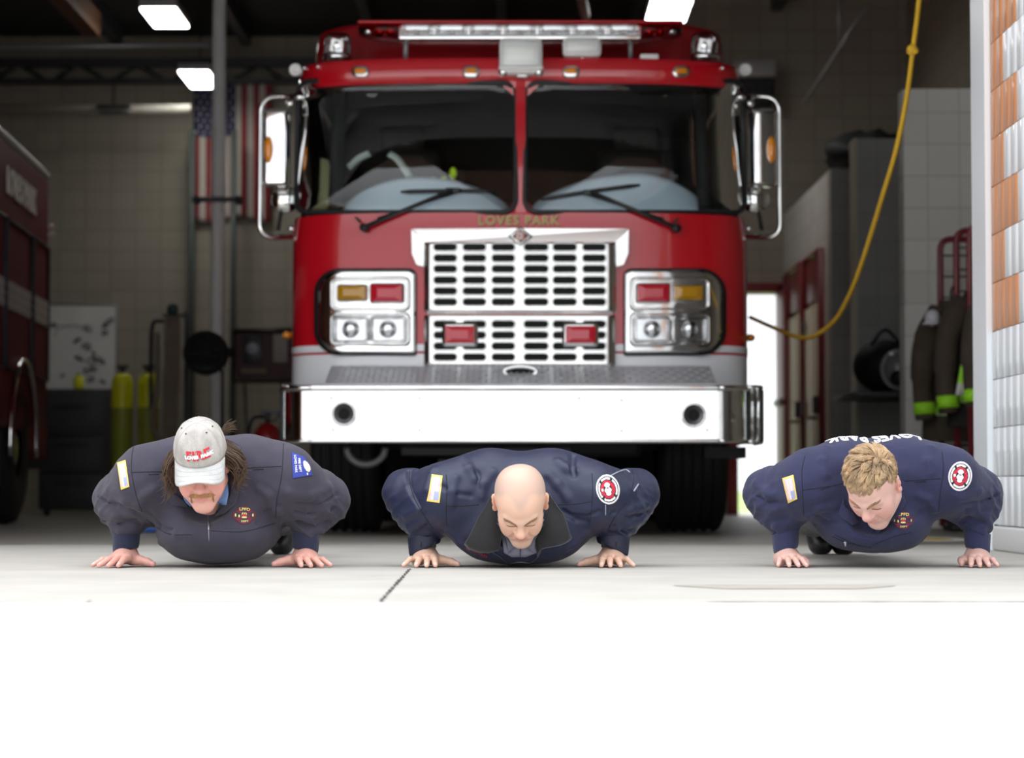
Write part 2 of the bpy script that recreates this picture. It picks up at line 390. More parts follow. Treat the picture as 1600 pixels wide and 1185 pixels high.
# ------------------------------------------------------------------ left of the bay
M_red_v = mat('vehicle_red', (.16, .012, .016), .6, spec=.2); M_black = mat('black_rubber', (.012, .012, .013), .6, bump=.1, bscale=40)
M_chrome = mat('chrome', (.92, .92, .93), .06, 1.0); M_silver = mat('silver_stripe', (.55, .53, .50), .35, .3)
M_dkglass = mat('dark_glass', (.02, .02, .022), .08)
M_letter = mat('letter_cream', (.85, .80, .70), .6)
t = thing('rescue_truck', 'dark red rescue truck with pale stripe parked at the left edge', 'truck', (-3.5, 18.2, 0), R(3.2))
AM = Matrix.Translation((-3.5, 18.2, 0)) @ Matrix.Rotation(R(3.2), 4, 'Z')     # x<0 outwards from side plane, -y towards the camera
def av(x, y, z): return AM @ Vector((x, y, z))
def abox(name, c, d, m, bev=0.0, par=None):
    b = MB().box((0, 0, 0), d, bev=bev); b.v = [tuple(av(v[0] + c[0], v[1] + c[1], v[2] + c[2])) for v in b.v]; return b.build(name, m, par or t)
abox('body', (-1.1, -2.6, 1.62), (2.2, 5.2, 1.95), M_red_v, .05)
abox('roof_rim', (-1.1, -2.6, 2.60), (2.22, 5.22, .06), M_silver, .02)
abox('skirt', (-1.1, -.45, .58), (2.2, .9, .25), M_red_v, .02)
abox('rear_bumper', (-1.1, .06, .48), (2.1, .14, .18), M_steel, .02)
st_ = abox('stripe', (.003, -2.6, 1.55), (.012, 5.1, .19), M_silver)
for k in range(3): abox('reflective_line', (.011, -2.6, 1.49 + k * .06), (.004, 5.1, .012), mat('stripe_line', (.75, .73, .68), .4) if k == 0 else bpy.data.materials['stripe_line'], par=st_)
for k, (y0, y1) in enumerate(((-.85, -.06), (-2.1, -.95), (-3.3, -2.2))):
    dr = MB(); fr = [(.006, y0, 1.05), (.006, y1, 1.05), (.006, y1, 2.05), (.006, y0, 2.05)]
    dr.tube([av(*p) for p in fr], .016, 6, closed=True); dr.build('locker_door', M_steel, t)
wh = MB(); wh.lathe([(.2, .1), (.3, .12), (.42, .12), (.5, .09), (.52, .03), (.52, -.18), (.45, -.2)], av(-.12, -1.35, .52), M=AM.to_3x3() @ Euler((0, PI / 2, 0)).to_matrix(), n=40)
wh_o = wh.build('wheel', M_black, t)
hb = MB(); hb.lathe([(.0, .06), (.1, .08), (.14, .02), (.25, -.02), (.3, .1)], av(-.11, -1.35, .52), M=AM.to_3x3() @ Euler((0, PI / 2, 0)).to_matrix(), n=32); hb.build('wheel_hub', M_chrome, wh_o)
fa = MB(); fa.tube([av(.02, -1.35 + .62 * math.cos(a), .52 + .62 * math.sin(a)) for a in np.linspace(R(-5), R(185), 28)], .02, 8); fa.build('wheel_arch_trim', M_chrome, t)
abox('wheel_well', (-.35, -1.35, .72), (.6, 1.18, .9), M_black)
lg = MB()
for j, (zz, yy) in enumerate(((2.21, -.10), (2.15, -.10))): lg.ell(av(.03, yy, zz), (.025, .03, .022), 8)
lg.build('marker_light', mat('marker_lens', (.8, .6, .55), .1), t)
v_, f_ = text_mesh('LOVES PARK', .26, .004, .004); b = MB(); b.add([av(.012 + p[2], -1.35 + p[0] * .95 - .1, 2.30 + p[1]) for p in v_], f_); b.build('side_lettering', M_letter, t)

# steel column with conduit
t = thing('support_column', 'white painted steel column with a black bracket, left of the engine', 'column', P(339, 800, 17.3))
M_col = mat('column_paint', (.82, .80, .80), .45, var=.05)
xc = PX(339, 17.3)
MB().cyl((xc, 17.3, 0), (xc, 17.3, ROOF_Z), .048, n=20).build('post', M_col, t)
MB().box((xc, 17.3, .01), (.25, .25, .02)).build('base_plate', M_steel, t)
b = MB().box((xc, 17.25, PZ(312, 17.25)), (.34, .05, .035), bev=.008); b.cyl((xc - .15, 17.2, PZ(312, 17.2)), (xc - .15, 17.3, PZ(312, 17.2)), .03, n=10); b.cyl((xc + .15, 17.2, PZ(312, 17.2)), (xc + .15, 17.3, PZ(312, 17.2)), .03, n=10); b.build('bracket', M_steel, t)
for px_ in (297, 363):
    o = MB().cyl((PX(px_, 23.6), 23.6, .02), (PX(px_, 23.6), 23.6, 3.75), .032, n=10).build('wall_conduit', mat('green_grey_conduit', (.07, .085, .08), .5) if px_ == 297 else bpy.data.materials['green_grey_conduit'])
    tag(o, 'dark conduit on the rear wall left of the flag' if px_ == 297 else 'dark conduit running down the rear wall behind the white column', 'pipe')
# flag hung with the union at upper left
t = thing('wall_flag', 'stars and stripes flag hung vertically on the rear wall behind the column', 'flag', P(360, 125, 23.9))
M_fr, M_fw, M_fb = mat('flag_red', (.30, .035, .04), .8), mat('flag_white', (.62, .58, .52), .8), mat('flag_blue', (.035, .04, .11), .8)
YFg = 23.93; fx0, fx1 = PX(300, YFg), PX(421, YFg); fz1, fz0 = PZ(126, YFg), PZ(343, YFg)
def fpt(u, v): return Vector((fx0 + (fx1 - fx0) * u, YFg - .025 * math.sin(u * 21 + v * 1.5) - .015 * math.sin(u * 9), fz1 + (fz0 - fz1) * v - .03 * math.sin(u * 8) * v))
g = MB(); g.grid(fpt, 52, 30, mif=lambda u, v: 2 if (u < 7 / 13 and v < .40) else (0 if int(u * 13) % 2 == 0 else 1)); g.build('flag_cloth', [M_fr, M_fw, M_fb], t, solid=.004)
g = MB()
for i in range(9):
    for j in range(6 if i % 2 == 0 else 5):
        u = (.04 + .46 * ((j + .5 * (i % 2)) / 5.0)); v = .03 + .34 * i / 8; c = fpt(u, v) + Vector((0, -.008, 0))
        ptsn = [c + Vector((rr * math.sin(a), 0, rr * math.cos(a))) for a, rr in [(2 * PI * q / 10, .02 if q % 2 == 0 else .009) for q in range(10)]]
        g.add(ptsn, [tuple(range(10))])
g.build('stars', M_fw, t)
MB().cyl(P(296, 124, YFg), P(424, 124, YFg), .012, n=8).build('hanging_rod', M_steel, t)
# whiteboard
t = thing('whiteboard', 'whiteboard with black marker notes on the rear wall above the dark cabinet', 'whiteboard', P(120, 600, 23.9))
YW = 23.985; x0, x1, z0, z1 = PX(50, YW), PX(181, YW), PZ(609, YW), PZ(476, YW)
MB().box(((x0 + x1) / 2, YW, (z0 + z1) / 2), (x1 - x0, .02, z1 - z0)).build('board', mat('board_white', (.85, .85, .83), .3, var=.05, vscale=3), t)
MB().tube([(x0, YW - .01, z0), (x1, YW - .01, z0), (x1, YW - .01, z1), (x0, YW - .01, z1)], .012, 6, closed=True).build('frame', M_pipe, t)
wr = MB(); random.seed(5)
for k in range(16):
    cx, cz = random.uniform(x0 + .2, x1 - .08), random.uniform(z0 + .08, z1 - .06); q = random.uniform(.02, .05)
    wr.tube([(cx + q * math.cos(a * 1.3 + k) * random.uniform(.6, 1.2), YW - .014, cz + q * .7 * math.sin(a) * random.uniform(.6, 1.2)) for a in np.linspace(0, 7, 14)], .005, 4)
wr.tube([(x1 - .45 + .16 * math.cos(a), YW - .014, z1 - .3 + .09 * math.sin(a)) for a in np.linspace(.2, 3.4, 14)], .004, 4)
wr.build('marker_notes', M_black, t)
# dark work cabinet below it
t = thing('work_cabinet', 'charcoal grey steel cabinet standing under the whiteboard', 'cabinet', P(118, 790, 21.5))
M_char = mat('charcoal_paint', (.045, .05, .055), .5, var=.1)
YC = 21.3; x0, x1, z1 = PX(60, YC), PX(166, YC), PZ(608, YC)
MB().box(((x0 + x1) / 2, YC + .3, z1 / 2 + .03), (x1 - x0, .6, z1 - .06), bev=.008).build('body', M_char, t)
for k in range(3):
    dd = MB().box(((x0 + x1) / 2, YC - .01, .2 + k * .33), (x1 - x0 - .06, .02, .31), bev=.006).build('drawer', M_char, t)
    MB().box(((x0 + x1) / 2, YC - .03, .31 + k * .33), (.3, .02, .015)).build('handle', M_steel, dd)
for sx in (x0 + .06, x1 - .06): MB().lathe([(.0, -.02), (.035, -.02), (.035, .02), (0, .02)], (sx, YC + .08, .035), 'x', 14).build('caster', M_black, t)
M_yel = mat('cylinder_yellow', (.85, .85, .02), .4); M_yel2 = mat('cylinder_olive', (.34, .38, .04), .45)
t = thing('yellow_bottle', 'small yellow bottle standing on the charcoal cabinet', 'bottle', P(122, 606, YC + .1))
MB().lathe([(0, 0), (.045, 0), (.047, .02), (.047, .1), (.03, .115), (.0, .118)], (PX(122, YC + .1), YC + .1, z1 + .003), n=20).build('bottle_body', M_yel, t)
MB().lathe([(0, .112), (.02, .112), (.02, .14), (0, .14)], (PX(122, YC + .1), YC + .1, z1 + .003), n=14).build('cap', M_yel2, t)
def scba(pc, lab):
    Y = 19.5; x = PX(pc, Y); zt = PZ(583, Y)
    t = thing('air_cylinder', lab, 'air cylinder', (x, Y, 0), group='yellow air cylinders')
    MB().lathe([(0, .02), (.06, .02), (.082, .05), (.085, PZ(638, Y))], (x, Y, 0), n=28).build('sleeve', M_yel2, t)
    MB().lathe([(.086, PZ(638, Y)), (.086, zt - .1), (.075, zt - .04), (.05, zt - .01), (.02, zt)], (x, Y, 0), n=28).build('cylinder_shell', M_yel, t)
    b = MB().cyl((x, Y, zt - .01), (x, Y, zt + .045), .022, n=12); b.box((x, Y, zt + .05), (.1, .05, .03), bev=.01); b.build('valve', M_steel, t)
scba(190, 'bright yellow air cylinder on the left, next to the charcoal cabinet'); scba(231, 'bright yellow air cylinder on the right, next to the tan hose')
# tan hose hung in long folds
t = thing('hanging_hose', 'tan canvas fire hose hanging in long folds beside the yellow cylinders', 'hose', P(268, 780, 18.6))
M_hose = mat('canvas_hose', (.24, .20, .155), .85, bump=.3, bscale=120, var=.1, vscale=15)
Yh = 18.6
for k, px_ in enumerate((259, 267, 275)):
    b = MB(); xx = PX(px_, Yh); b.tube(smooth_path([(xx, Yh - .02 * (k % 2), PZ(494, Yh)), (xx + .006, Yh - .03, PZ(560, Yh)), (xx - .01, Yh, PZ(640, Yh)), (xx - .012 * k, Yh, PZ(740, Yh)), (xx, Yh, .026)]), .026, 10, flat=.8); b.build('hose_fold', M_hose, t)
b = MB(); b.tube(smooth_path([P(236, 640, Yh), P(236, 560, Yh), P(238, 510, Yh), P(246, 502, Yh), P(258, 503, Yh)]), .016, 8); b.build('strap_loop', M_black, t)
b = MB(); b.tube(smooth_path([P(246, 520, Yh), P(246, 600, Yh), P(238, 660, Yh), P(250, 690, Yh)]), .022, 8); b.build('hose_end', M_hose, t)
MB().cyl(P(254, 493, Yh + .02), P(290, 493, Yh + .02), .012, n=8).build('hook_bar', M_steel, t)
MB().ell(P(270, 484, Yh), (.045, .04, .05), 10).build('green_nozzle', mat('dark_green', (.01, .06, .04), .4), t)
o = MB().cyl(P(292, 488, 18.9), (PX(292, 18.9), 18.9, 0), .02, n=10).build('stand_pipe', M_steel); tag(o, 'dark upright pipe between the tan hose and the black fan', 'pipe')
# black ventilation fan on a stand
t = thing('ventilation_fan', 'big black portable fan on a stand in front of the white column', 'fan', P(322, 800, 16.2))
Yf = 16.2; cF = P(322, 552, Yf)
M_blk = mat('black_plastic', (.006, .006, .007), .6)
MB().lathe([(.10, -.06), (.135, -.07), (.15, -.03), (.15, .05), (.12, .07)], cF, 'y', 32).build('shroud', M_blk, t)
b = MB()
for k in range(6):
    rot = Euler((PI / 2, 0, 0)).to_matrix() @ Euler((0, 0, k * PI / 3)).to_matrix() @ Euler((.5, 0, 0)).to_matrix(); b.box(cF + rot @ Vector((.065, 0, 0)), (.12, .045, .006), rot)
b.lathe([(0, -.05), (.04, -.045), (.045, .04), (0, .05)], cF, 'y', 20); b.build('fan_blades', M_blk, t)
b = MB()
for k in range(7): b.tube([cF + Vector((r_ * math.cos(a), -.075, r_ * math.sin(a))) for r_ in [.02 + .02 * k] for a in np.linspace(0, 2 * PI, 30)[:-1]], .004, 5, closed=True)
b.build('wire_guard', M_blk, t)
b = MB(); b.cyl(cF + Vector((0, .05, 0)), cF + Vector((0, .1, 0)), .13, .13); b.cyl(cF + Vector((.05, .02, 0)), cF + Vector((.2, .02, .01)), .03); b.build('motor', M_blk, t)
b = MB(); b.tube(bend_path([(cF.x - .11, Yf, .02), (cF.x - .11, Yf, cF.z - .1), (cF.x + .11, Yf, cF.z - .1), (cF.x + .11, Yf, .02)], .04), .012, 8); b.build('stand', M_steel, t)
for sx in (-1, 1): MB().box((cF.x + sx * .11, Yf, .015), (.04, .4, .03)).build('foot', M_steel, t)
for k, (px_, py_) in enumerate(((289, 537), (347, 517), (358, 540), (357, 578), (290, 590))):
    pass
# dark red display case with a photograph and plaque
t = thing('display_case', 'dark red framed display case with round emblem photo on the rear wall', 'display case', P(410, 600, 22))
YD = 21.9; x0, x1, z0, z1 = PX(364, YD), PX(466, YD), PZ(596, YD), PZ(516, YD)
M_maroon = mat('maroon', (.055, .012, .014), .5)
MB().box(((x0 + x1) / 2, YD + .06, (z0 + z1) / 2), (x1 - x0, .1, z1 - z0)).build('back_panel', M_maroon, t)
MB().tube([(x0, YD, z0), (x1, YD, z0), (x1, YD, z1), (x0, YD, z1)], .028, 4, closed=True).build('frame', mat('dark_wood', (.012, .006, .006), .4), t)
ph = MB().box(P(394, 545, YD), (.17, .02, .24), bev=.004).build('picture', mat('picture_dark', (.03, .032, .04), .3), t)
MB().lathe([(0, .015), (.05, .015), (.055, .005), (0, .004)], P(394, 545, YD), 'y', 24).build('emblem', mat('emblem_grey', (.32, .34, .40), .5), ph)
MB().box(P(438, 545, YD), (.13, .02, .26), bev=.004).build('certificate', mat('paper_grey', (.30, .28, .26), .6), t)
MB().box(P(396, 580, YD), (.22, .015, .04)).build('plaque', mat('brass_dark', (.16, .10, .05), .4), t)
t = thing('wall_easel', 'dark folding table legs below the display case', 'folding stand', P(410, 700, 22))
for (a, b_) in (((382, 600), (392, 803)), ((440, 600), (448, 803)), ((440, 640), (388, 720))): MB().cyl(P(*a, 22.0), P(*b_, 22.0), .012, n=8).build('leg', M_steel, t)
# red wheeled extinguisher
t = thing('fire_extinguisher', 'red extinguisher tank standing left of the engine bumper', 'extinguisher', P(416, 820, 15.5))
Ye = 15.6; xe = PX(418, Ye)
M_ext = mat('extinguisher_red', (.28, .012, .015), .2, coat=.5)
MB().lathe([(0, .03), (.09, .03), (.1, .06), (.1, .56), (.08, .62), (.05, .66), (.0, .68)], (xe, Ye, 0), n=28).build('tank', M_ext, t)
b = MB().cyl((xe, Ye, .67), (xe, Ye, .73), .02, n=12); b.box((xe + .02, Ye, .74), (.12, .02, .02)); b.build('valve_handle', M_steel, t)
MB().tube(smooth_path([(xe, Ye, .71), (xe - .1, Ye, .69), (xe - .13, Ye, .5), (xe - .12, Ye, .25)]), .012, 8).build('discharge_hose', M_black, t)
# blue wheel chock behind the man in the cap
t = MB().prism([P(210, 832, 13.7), P(248, 832, 13.7), P(248, 812, 13.7), P(232, 799, 13.7), P(214, 806, 13.7)], (0, .25, 0)).build('wheel_chock', mat('chock_blue', (.03, .12, .42), .5), bevel=.012)
tag(t, 'blue wheel chock on the bay floor behind the capped man\'s arm', 'wheel chock')

# ------------------------------------------------------------------ right of the bay
# open rear door with maroon frame
M_mar2 = mat('maroon_paint', (.26, .03, .04), .4)
t = MB(); yb = YB - .03
for (xa, xb, za, zb) in ((1.94, 2.03, 0, DZ + .07), (2.39, 2.49, 0, DZ + .07), (1.94, 2.49, DZ, DZ + .09)): t.box(((xa + xb) / 2, yb, (za + zb) / 2), (xb - xa, .16, zb - za), bev=.006)
t = struct(t.build('door_1', M_mar2))
dl = MB().box((2.40, YB - .38, 1.0), (.045, .7, 1.98), bev=.004).build('door_leaf', M_mar2, t)
b = MB().box((2.36, YB - .38, 1.0), (.04, .5, .06), bev=.01); b.cyl((2.37, YB - .7, .98), (2.33, YB - .7, .98), .014); b.build('push_bar', M_pipe, dl)
# pair of beige store doors with maroon transoms (on the far partition's aisle face)
M_beige = mat('beige_door', (.85, .76, .48), .45)
XD = PXA - .012
for k, (ya, yb_) in enumerate(((18.95, 19.95), (20.15, 21.35))):
    d = MB(); d.tube([(XD, ya, 0), (XD, ya, 2.12), (XD, yb_, 2.12), (XD, yb_, 0)], .05, 4); d = struct(d.build('door_%d' % (k + 2), M_mar2))
    lf = MB().box((XD - .005, (ya + yb_) / 2, .86), (.04, yb_ - ya - .06, 1.7), bev=.004).build('door_leaf', M_beige, d)
    MB().box((XD - .005, (ya + yb_) / 2, 1.93), (.03, yb_ - ya - .06, .36), bev=.004).build('transom_panel', M_mar2, d)
    b = MB().box((XD - .04, ya + .12, .9), (.05, .06, .14), bev=.006); b.cyl((XD - .03, ya + .12, .8), (XD - .1, ya + .12, .8), .012); b.cyl((XD - .09, ya + .12, .8), (XD - .09, ya + .26, .8), .012); b.build('door_handle', M_steel, lf)
    for zz in (.35, .9, 1.55): MB().box((XD - .035, yb_ - .06, zz), (.03, .05, .12)).build('hinge', M_steel, lf)
# things stored on top of the far partition room
t = tag(MB().ell((2.9, 18.9, 2.86), (.45, .55, .17), 14).build('folded_tarp', mat('black_tarp', (.004, .004, .005), .7, bump=.6, bscale=9)), 'black tarp heaped on top of the store room wall', 'tarp')
md = t.modifiers.new('crumple', 'DISPLACE'); tx = bpy.data.textures.new('crumple', 'CLOUDS'); tx.noise_scale = .25; md.texture = tx; md.strength = .22
# heating unit on the wall right of the mirror
t = thing('unit_heater', 'grey unit heater with dark louvres high on the rear wall right of the cab', 'heater', P(1185, 130, 21.5))
Yu = 21.385; x0, x1, z0, z1 = PX(1150, Yu), PX(1213, Yu), PZ(160, Yu), PZ(98, Yu)
MB().box(((x0 + x1) / 2, Yu + .2, (z0 + z1) / 2), (x1 - x0, .4, z1 - z0), bev=.01).build('housing', mat('heater_dark', (.035, .035, .035), .5), t)
MB().box(((x0 + x1) / 2, Yu + .15, z1 - .06), (x1 - x0 + .02, .42, .15), bev=.01).build('top_cover', mat('heater_grey', (.42, .42, .41), .5), t)
b = MB()
for k in range(6): b.box(((x0 + x1) / 2, Yu - .01, z0 + .03 + k * .035), (x1 - x0 - .04, .03, .018), (.5, 0, 0))
for k in range(5): b.box((x0 + .05 + k * (x1 - x0 - .1) / 4, Yu - .015, z0 + .12), (.012, .03, .2))
b.build('louvres', M_steel, t)
# alcove shelf with bag and helmet
t = thing('wall_shelf', 'dark shelf in the alcove holding the black gear bag', 'shelf', P(1385, 620, 16.5))
Ys = 16.2; zs = PZ(612, Ys)
MB().box((PXA + .24, Ys + .425, zs - .02), (.82, 1.05, .03), bev=.004).build('shelf_board', M_steel, t)
for sy in (-.05, .6): MB().prism([(PXA + .5, Ys + sy, zs - .03), (PXA + .62, Ys + sy, zs - .03), (PXA + .62, Ys + sy, zs - .25)], (0, .02, 0)).build('bracket', M_steel, t)
t = thing('gear_bag', 'black gear bag lying on the alcove shelf', 'bag', P(1375, 610, 16.4), )
bg_ = MB().ell((PXA + .09, Ys + .3, zs + .185), (.21, .26, .18), 14).build('bag_body', mat('bag_black', (.006, .006, .007), .7, bump=.4, bscale=12), t)
MB().tube(smooth_path([(PXA - .02, Ys + .15, zs + .32), (PXA + .07, Ys + .1, zs + .42), (PXA + .18, Ys + .15, zs + .33)]), .012, 6).build('carry_handle', M_black, t)
t = thing('face_mask', 'grey breathing mask with clear visor beside the black gear bag', 'breathing mask', P(1395, 585, 16.1))
cm = Vector((PXA + .13, Ys - .10, zs + .145))
MB().ell(cm, (.10, .09, .12), 14).build('visor', mat('visor_grey', (.24, .24, .24), .15), t)
MB().ell(cm + Vector((-.02, -.07, -.06)), (.05, .05, .05), 12).build('regulator', M_blk, t)
MB().tube([cm + Vector((.11 * math.cos(a), .02, .125 * math.sin(a))) for a in np.linspace(0, 2 * PI, 30)[:-1]], .012, 6, closed=True).build('seal_rim', mat('seal_grey', (.4, .4, .4), .5), t)
b = MB(); b.box((PXA + .44, Ys - .0, zs + .012), (.3, .16, .02), bev=.006); tag(b.build('folded_paper', mat('paper_pink', (.5, .42, .42), .7)), 'pale folded paper on the front of the alcove shelf', 'paper')
# turnout gear rack: three maroon tube frames one behind another
M_rack = mat('rack_maroon', (.22, .02, .03), .35, coat=.3)
M_coat = mat('turnout_tan', (.075, .055, .038), .9, bump=.35, bscale=160, var=.15, vscale=9)
M_coatd = mat('turnout_dark', (.02, .017, .016), .9, bump=.3, bscale=160)
M_lime = mat('reflective_lime', (.42, .95, .03), .5); M_refl = mat('reflective_silver', (.75, .74, .68), .35)
def rack(px0, Y, ztop_py, lab):
    t = thing('gear_rack', lab, 'rack', (PX(px0, Y), Y, 0), group='maroon gear racks')
    x0 = PX(px0, Y); x1 = x0 + .62; zt = PZ(ztop_py, Y)
    MB().tube(bend_path([(x0, Y, .02), (x0, Y, zt), (x1, Y, zt), (x1, Y, .02)], .07), .02, 10).build('frame', M_rack, t)
    b = MB()
    for k in range(12):
        zz = .25 + k * (zt - .35) / 11; b.cyl((x0, Y, zz), (x1, Y, zz), .006, n=6)
    b.build('wire_grid', M_steel, t)
    return t
rack(1472, 14.7, 374, 'maroon tube gear rack farthest left, behind the tan coat')
rack(1497, 14.3, 361, 'maroon tube gear rack in the middle, behind the lime striped coat')
rack(1518, 13.9, 352, 'maroon tube gear rack nearest the tiled pier')
def coat(px_c, Y, py_top, py_bot, half, label, lime=False, seed=0):
    """a hung coat: shoulders, body, two sleeves, bands"""
    xc, zt, zb = PX(px_c, Y), PZ(py_top, Y), PZ(py_bot, Y)
    t = thing('turnout_coat', label, 'coat', (xc, Y, zb), group='turnout coats on the racks')
    def body(u, v):
        a = 2 * PI * u; rx = half * (.42 + .58 * min(1, v * 3.2)) * (1 + .12 * v); ry = .10 * (.6 + .4 * min(1, v * 3))
        f = 1 + .07 * math.sin(a * 5 + v * 6 + seed) * v
        return Vector((xc + rx * f * math.cos(a), Y + ry * f * math.sin(a), zt + (zb - zt) * v))
    g = MB(); g.grid(body, 36, 16); g.add([body(i / 36, 0) for i in range(36)], [tuple(range(36))]); g.build('coat_body', M_coat if not lime else M_coatd, t)
    for s in (-1, 1):
        sl = MB(); xs = xc + s * half * .78
        sl.tube(smooth_path([(xs - s * .05, Y - .02, zt - .07), (xs + s * .05, Y - .07, zt - .25), (xs + s * .075, Y - .09, zt - .5), (xs + s * .06, Y - .10, zt - .72)]), [.075] * 8 + [.07] * 8 + [.058] * 9, 14); sl.build('sleeve', M_coat, t)
        cf = MB(); cf.tube([(xs + s * .065, Y - .098, zt - .62), (xs + s * .062, Y - .10, zt - .69)], .066, 14); cf.build('cuff_band', M_lime, t)
    MB().tube([body(i / 36, .80) + (body(i / 36, .80) - Vector((xc, Y, body(0, .8).z))) * .03 for i in range(36)], .04, 6, closed=True, flat=.12).build('hem_band', M_lime, t)
    g = MB(); g.grid(lambda u, v: (lambda p: p + (p - Vector((xc, Y, p.z))) * .05)(body(u, .785 + .03 * v)), 36, 1); g.build('hem_reflector', M_refl, t)
    if lime:
        g = MB(); g.grid(lambda u, v: P(1519 - 20 * v + (u - .35) * (7 + 11 * v), 484 + 134 * v, Y - .20 - .02 * math.sin(v * PI)), 3, 14, mif=lambda u, v: 1 if (.40 < v < .52 or .86 < v < 1) else 0); g.build('front_stripe', [M_lime, M_refl], t, solid=.01)
    MB().tube(smooth_path([(xc, Y, zt - .01), (xc, Y, zt + .06), (xc + .02, Y + .03, zt + .09)]), .008, 6).build('hang_loop', M_black, t)
    return t
coat(1489, 14.55, 470, 690, .155, 'dark tan turnout coat with one lime hem band, hung leftmost')
coat(1529, 14.15, 455, 668, .165, 'turnout coat with a lime and silver front stripe, hung in the middle', True, 2)
coat(1572, 13.75, 440, 672, .16, 'turnout coat half hidden by the tiled pier, hung at the right', False, 4)
t = thing('fire_helmet', 'small white helmet hanging beside the leftmost turnout coat', 'helmet', P(1463, 497, 14.3))
cH = P(1457, 497, 14.30)
MB().ell(cH, (.045, .06, .05), 12).build('helmet_shell', mat('helmet_white', (.7, .7, .74), .3), t)
MB().lathe([(.04, -.02), (.062, -.035), (.063, -.04), (.04, -.03)], cH, n=24).build('helmet_brim', bpy.data.materials['helmet_white'], t)
for k, (px_, py_, lab) in enumerate(((1492, 790, 'tan and black work boot on the floor under the leftmost coat'), (1515, 775, 'tan and black work boot under the lime striped coat'))):
    Y = 14.10 + .40 * k; t = thing('work_boot', lab, 'boot', (PX(px_, Y), Y, 0), group='boots under the racks'); x = PX(px_, Y)
    MB().tube(smooth_path([(x, Y + .1, .36), (x, Y + .1, .12), (x, Y - .0, .07), (x, Y - .12, .055)]), [.06] * 10 + [.055] * 10 + [.045] * 5, 14).build('boot_upper', M_coatd, t)
    MB().box((x, Y - .01, .02), (.1, .3, .035), bev=.012).build('sole', M_black, t)
    MB().box((x, Y - .04, .16), (.125, .14, .05), bev=.02).build('tan_collar', mat('boot_tan', (.35, .27, .12), .7) if k == 0 else bpy.data.materials['boot_tan'], t)
# painted floor emblem (yellow with white rim)
b = MB(); Yq = 12.0
for (r0, r1, mi_) in ((0, .16, 0), (.16, .26, 1)):
    for k in range(40):
        a0, a1 = 2 * PI * k / 40, 2 * PI * (k + 1) / 40
        b.add([(2.02 + r * math.cos(a) * 1.0, Yq + r * math.sin(a) * 2.2, .003) for r, a in ((r0, a0), (r1, a0), (r1, a1), (r0, a1))], [(0, 1, 2, 3)], mi_)
struct(b.build('trim_10', [mat('floor_yellow', (.55, .38, .08), .6), mat('floor_white', (.72, .72, .68), .6)]))
# yellow rope
t = thing('pull_rope', 'yellow pull rope with a knot looping from the roof to the engine', 'rope', P(1430, 20, 11.6))
M_rope = mat('rope_yellow', (.78, .46, .025), .7, bump=.8, bscale=150)
rp = smooth_path([P(1438, -60, 11.5), P(1436, 0, 11.5), P(1427, 74, 11.5), P(1417, 150, 11.6), P(1400, 235, 11.7), P(1378, 310, 11.9), P(1352, 395, 12.2), P(1330, 455, 12.5), P(1305, 500, 12.9), P(1270, 526, 13.3), P(1240, 525, 13.6), P(1208, 512, 13.9), P(1172, 496, 14.1)], 10)
MB().tube(rp, .0125, 8).build('rope_line', M_rope, t)
b = MB(); ck = P(1426, 78, 11.5); b.ell(ck, (.024, .024, .026), 10)
b.tube([ck + Vector((.02 * math.cos(a), .014 * math.sin(2 * a), .018 * math.sin(a))) for a in np.linspace(0, 2 * PI, 24)[:-1]], .010, 6, closed=True); b.build('knot', M_rope, t)
# ================================================================== the fire engine
XC = .042                                            # its centre line
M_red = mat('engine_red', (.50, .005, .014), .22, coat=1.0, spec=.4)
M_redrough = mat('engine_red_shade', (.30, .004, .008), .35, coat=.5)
M_wht = mat('engine_white', (.78, .79, .82), .25, coat=.8)
M_stripe = mat('engine_red_line', (.45, .01, .02), .3)
M_gasket = mat('window_rubber', (.012, .013, .015), .45)
M_glass = glass_mat('windshield_glass', (.85, .91, .90), 1.7)
M_clear = glass_mat('clear_lens', (.93, .94, .95), .9, .02)
M_brush = mat('brushed_trim', (.86, .86, .84), .16, 1.0)
M_poly = mat('polished_steel', (.93, .93, .92), .07, 1.0)
M_void = mat('grille_void', (.006, .006, .006), .9)
M_lred = mat('lens_red', (.55, .012, .03), .12, coat=1.0); M_lamb = mat('lens_amber', (.50, .25, .01), .12, coat=1.0)
M_amb = mat('lens_orange', (.85, .28, .01), .15, coat=1.0)
M_gold = mat('gold_leaf', (.30, .22, .09), .35, .6)
M_iron = mat('undercarriage', (.014, .014, .015), .6)
M_lampw = mat('lamp_white', (.88, .88, .86), .3)
M_int = mat('cab_interior', (.012, .012, .013), .8)
M_skyrefl = mat('sky_reflection_pale', (.74, .86, 1.0), .5)  # pale sky tint painted on the windshield reflection arcs
M_tread = mat('tread_plate', (.52, .53, .56), .42, .35)
eng = thing('fire_engine', 'big red and white fire engine with chrome grille and bumper in the bay door', 'fire engine', (XC, 14.0, 0))

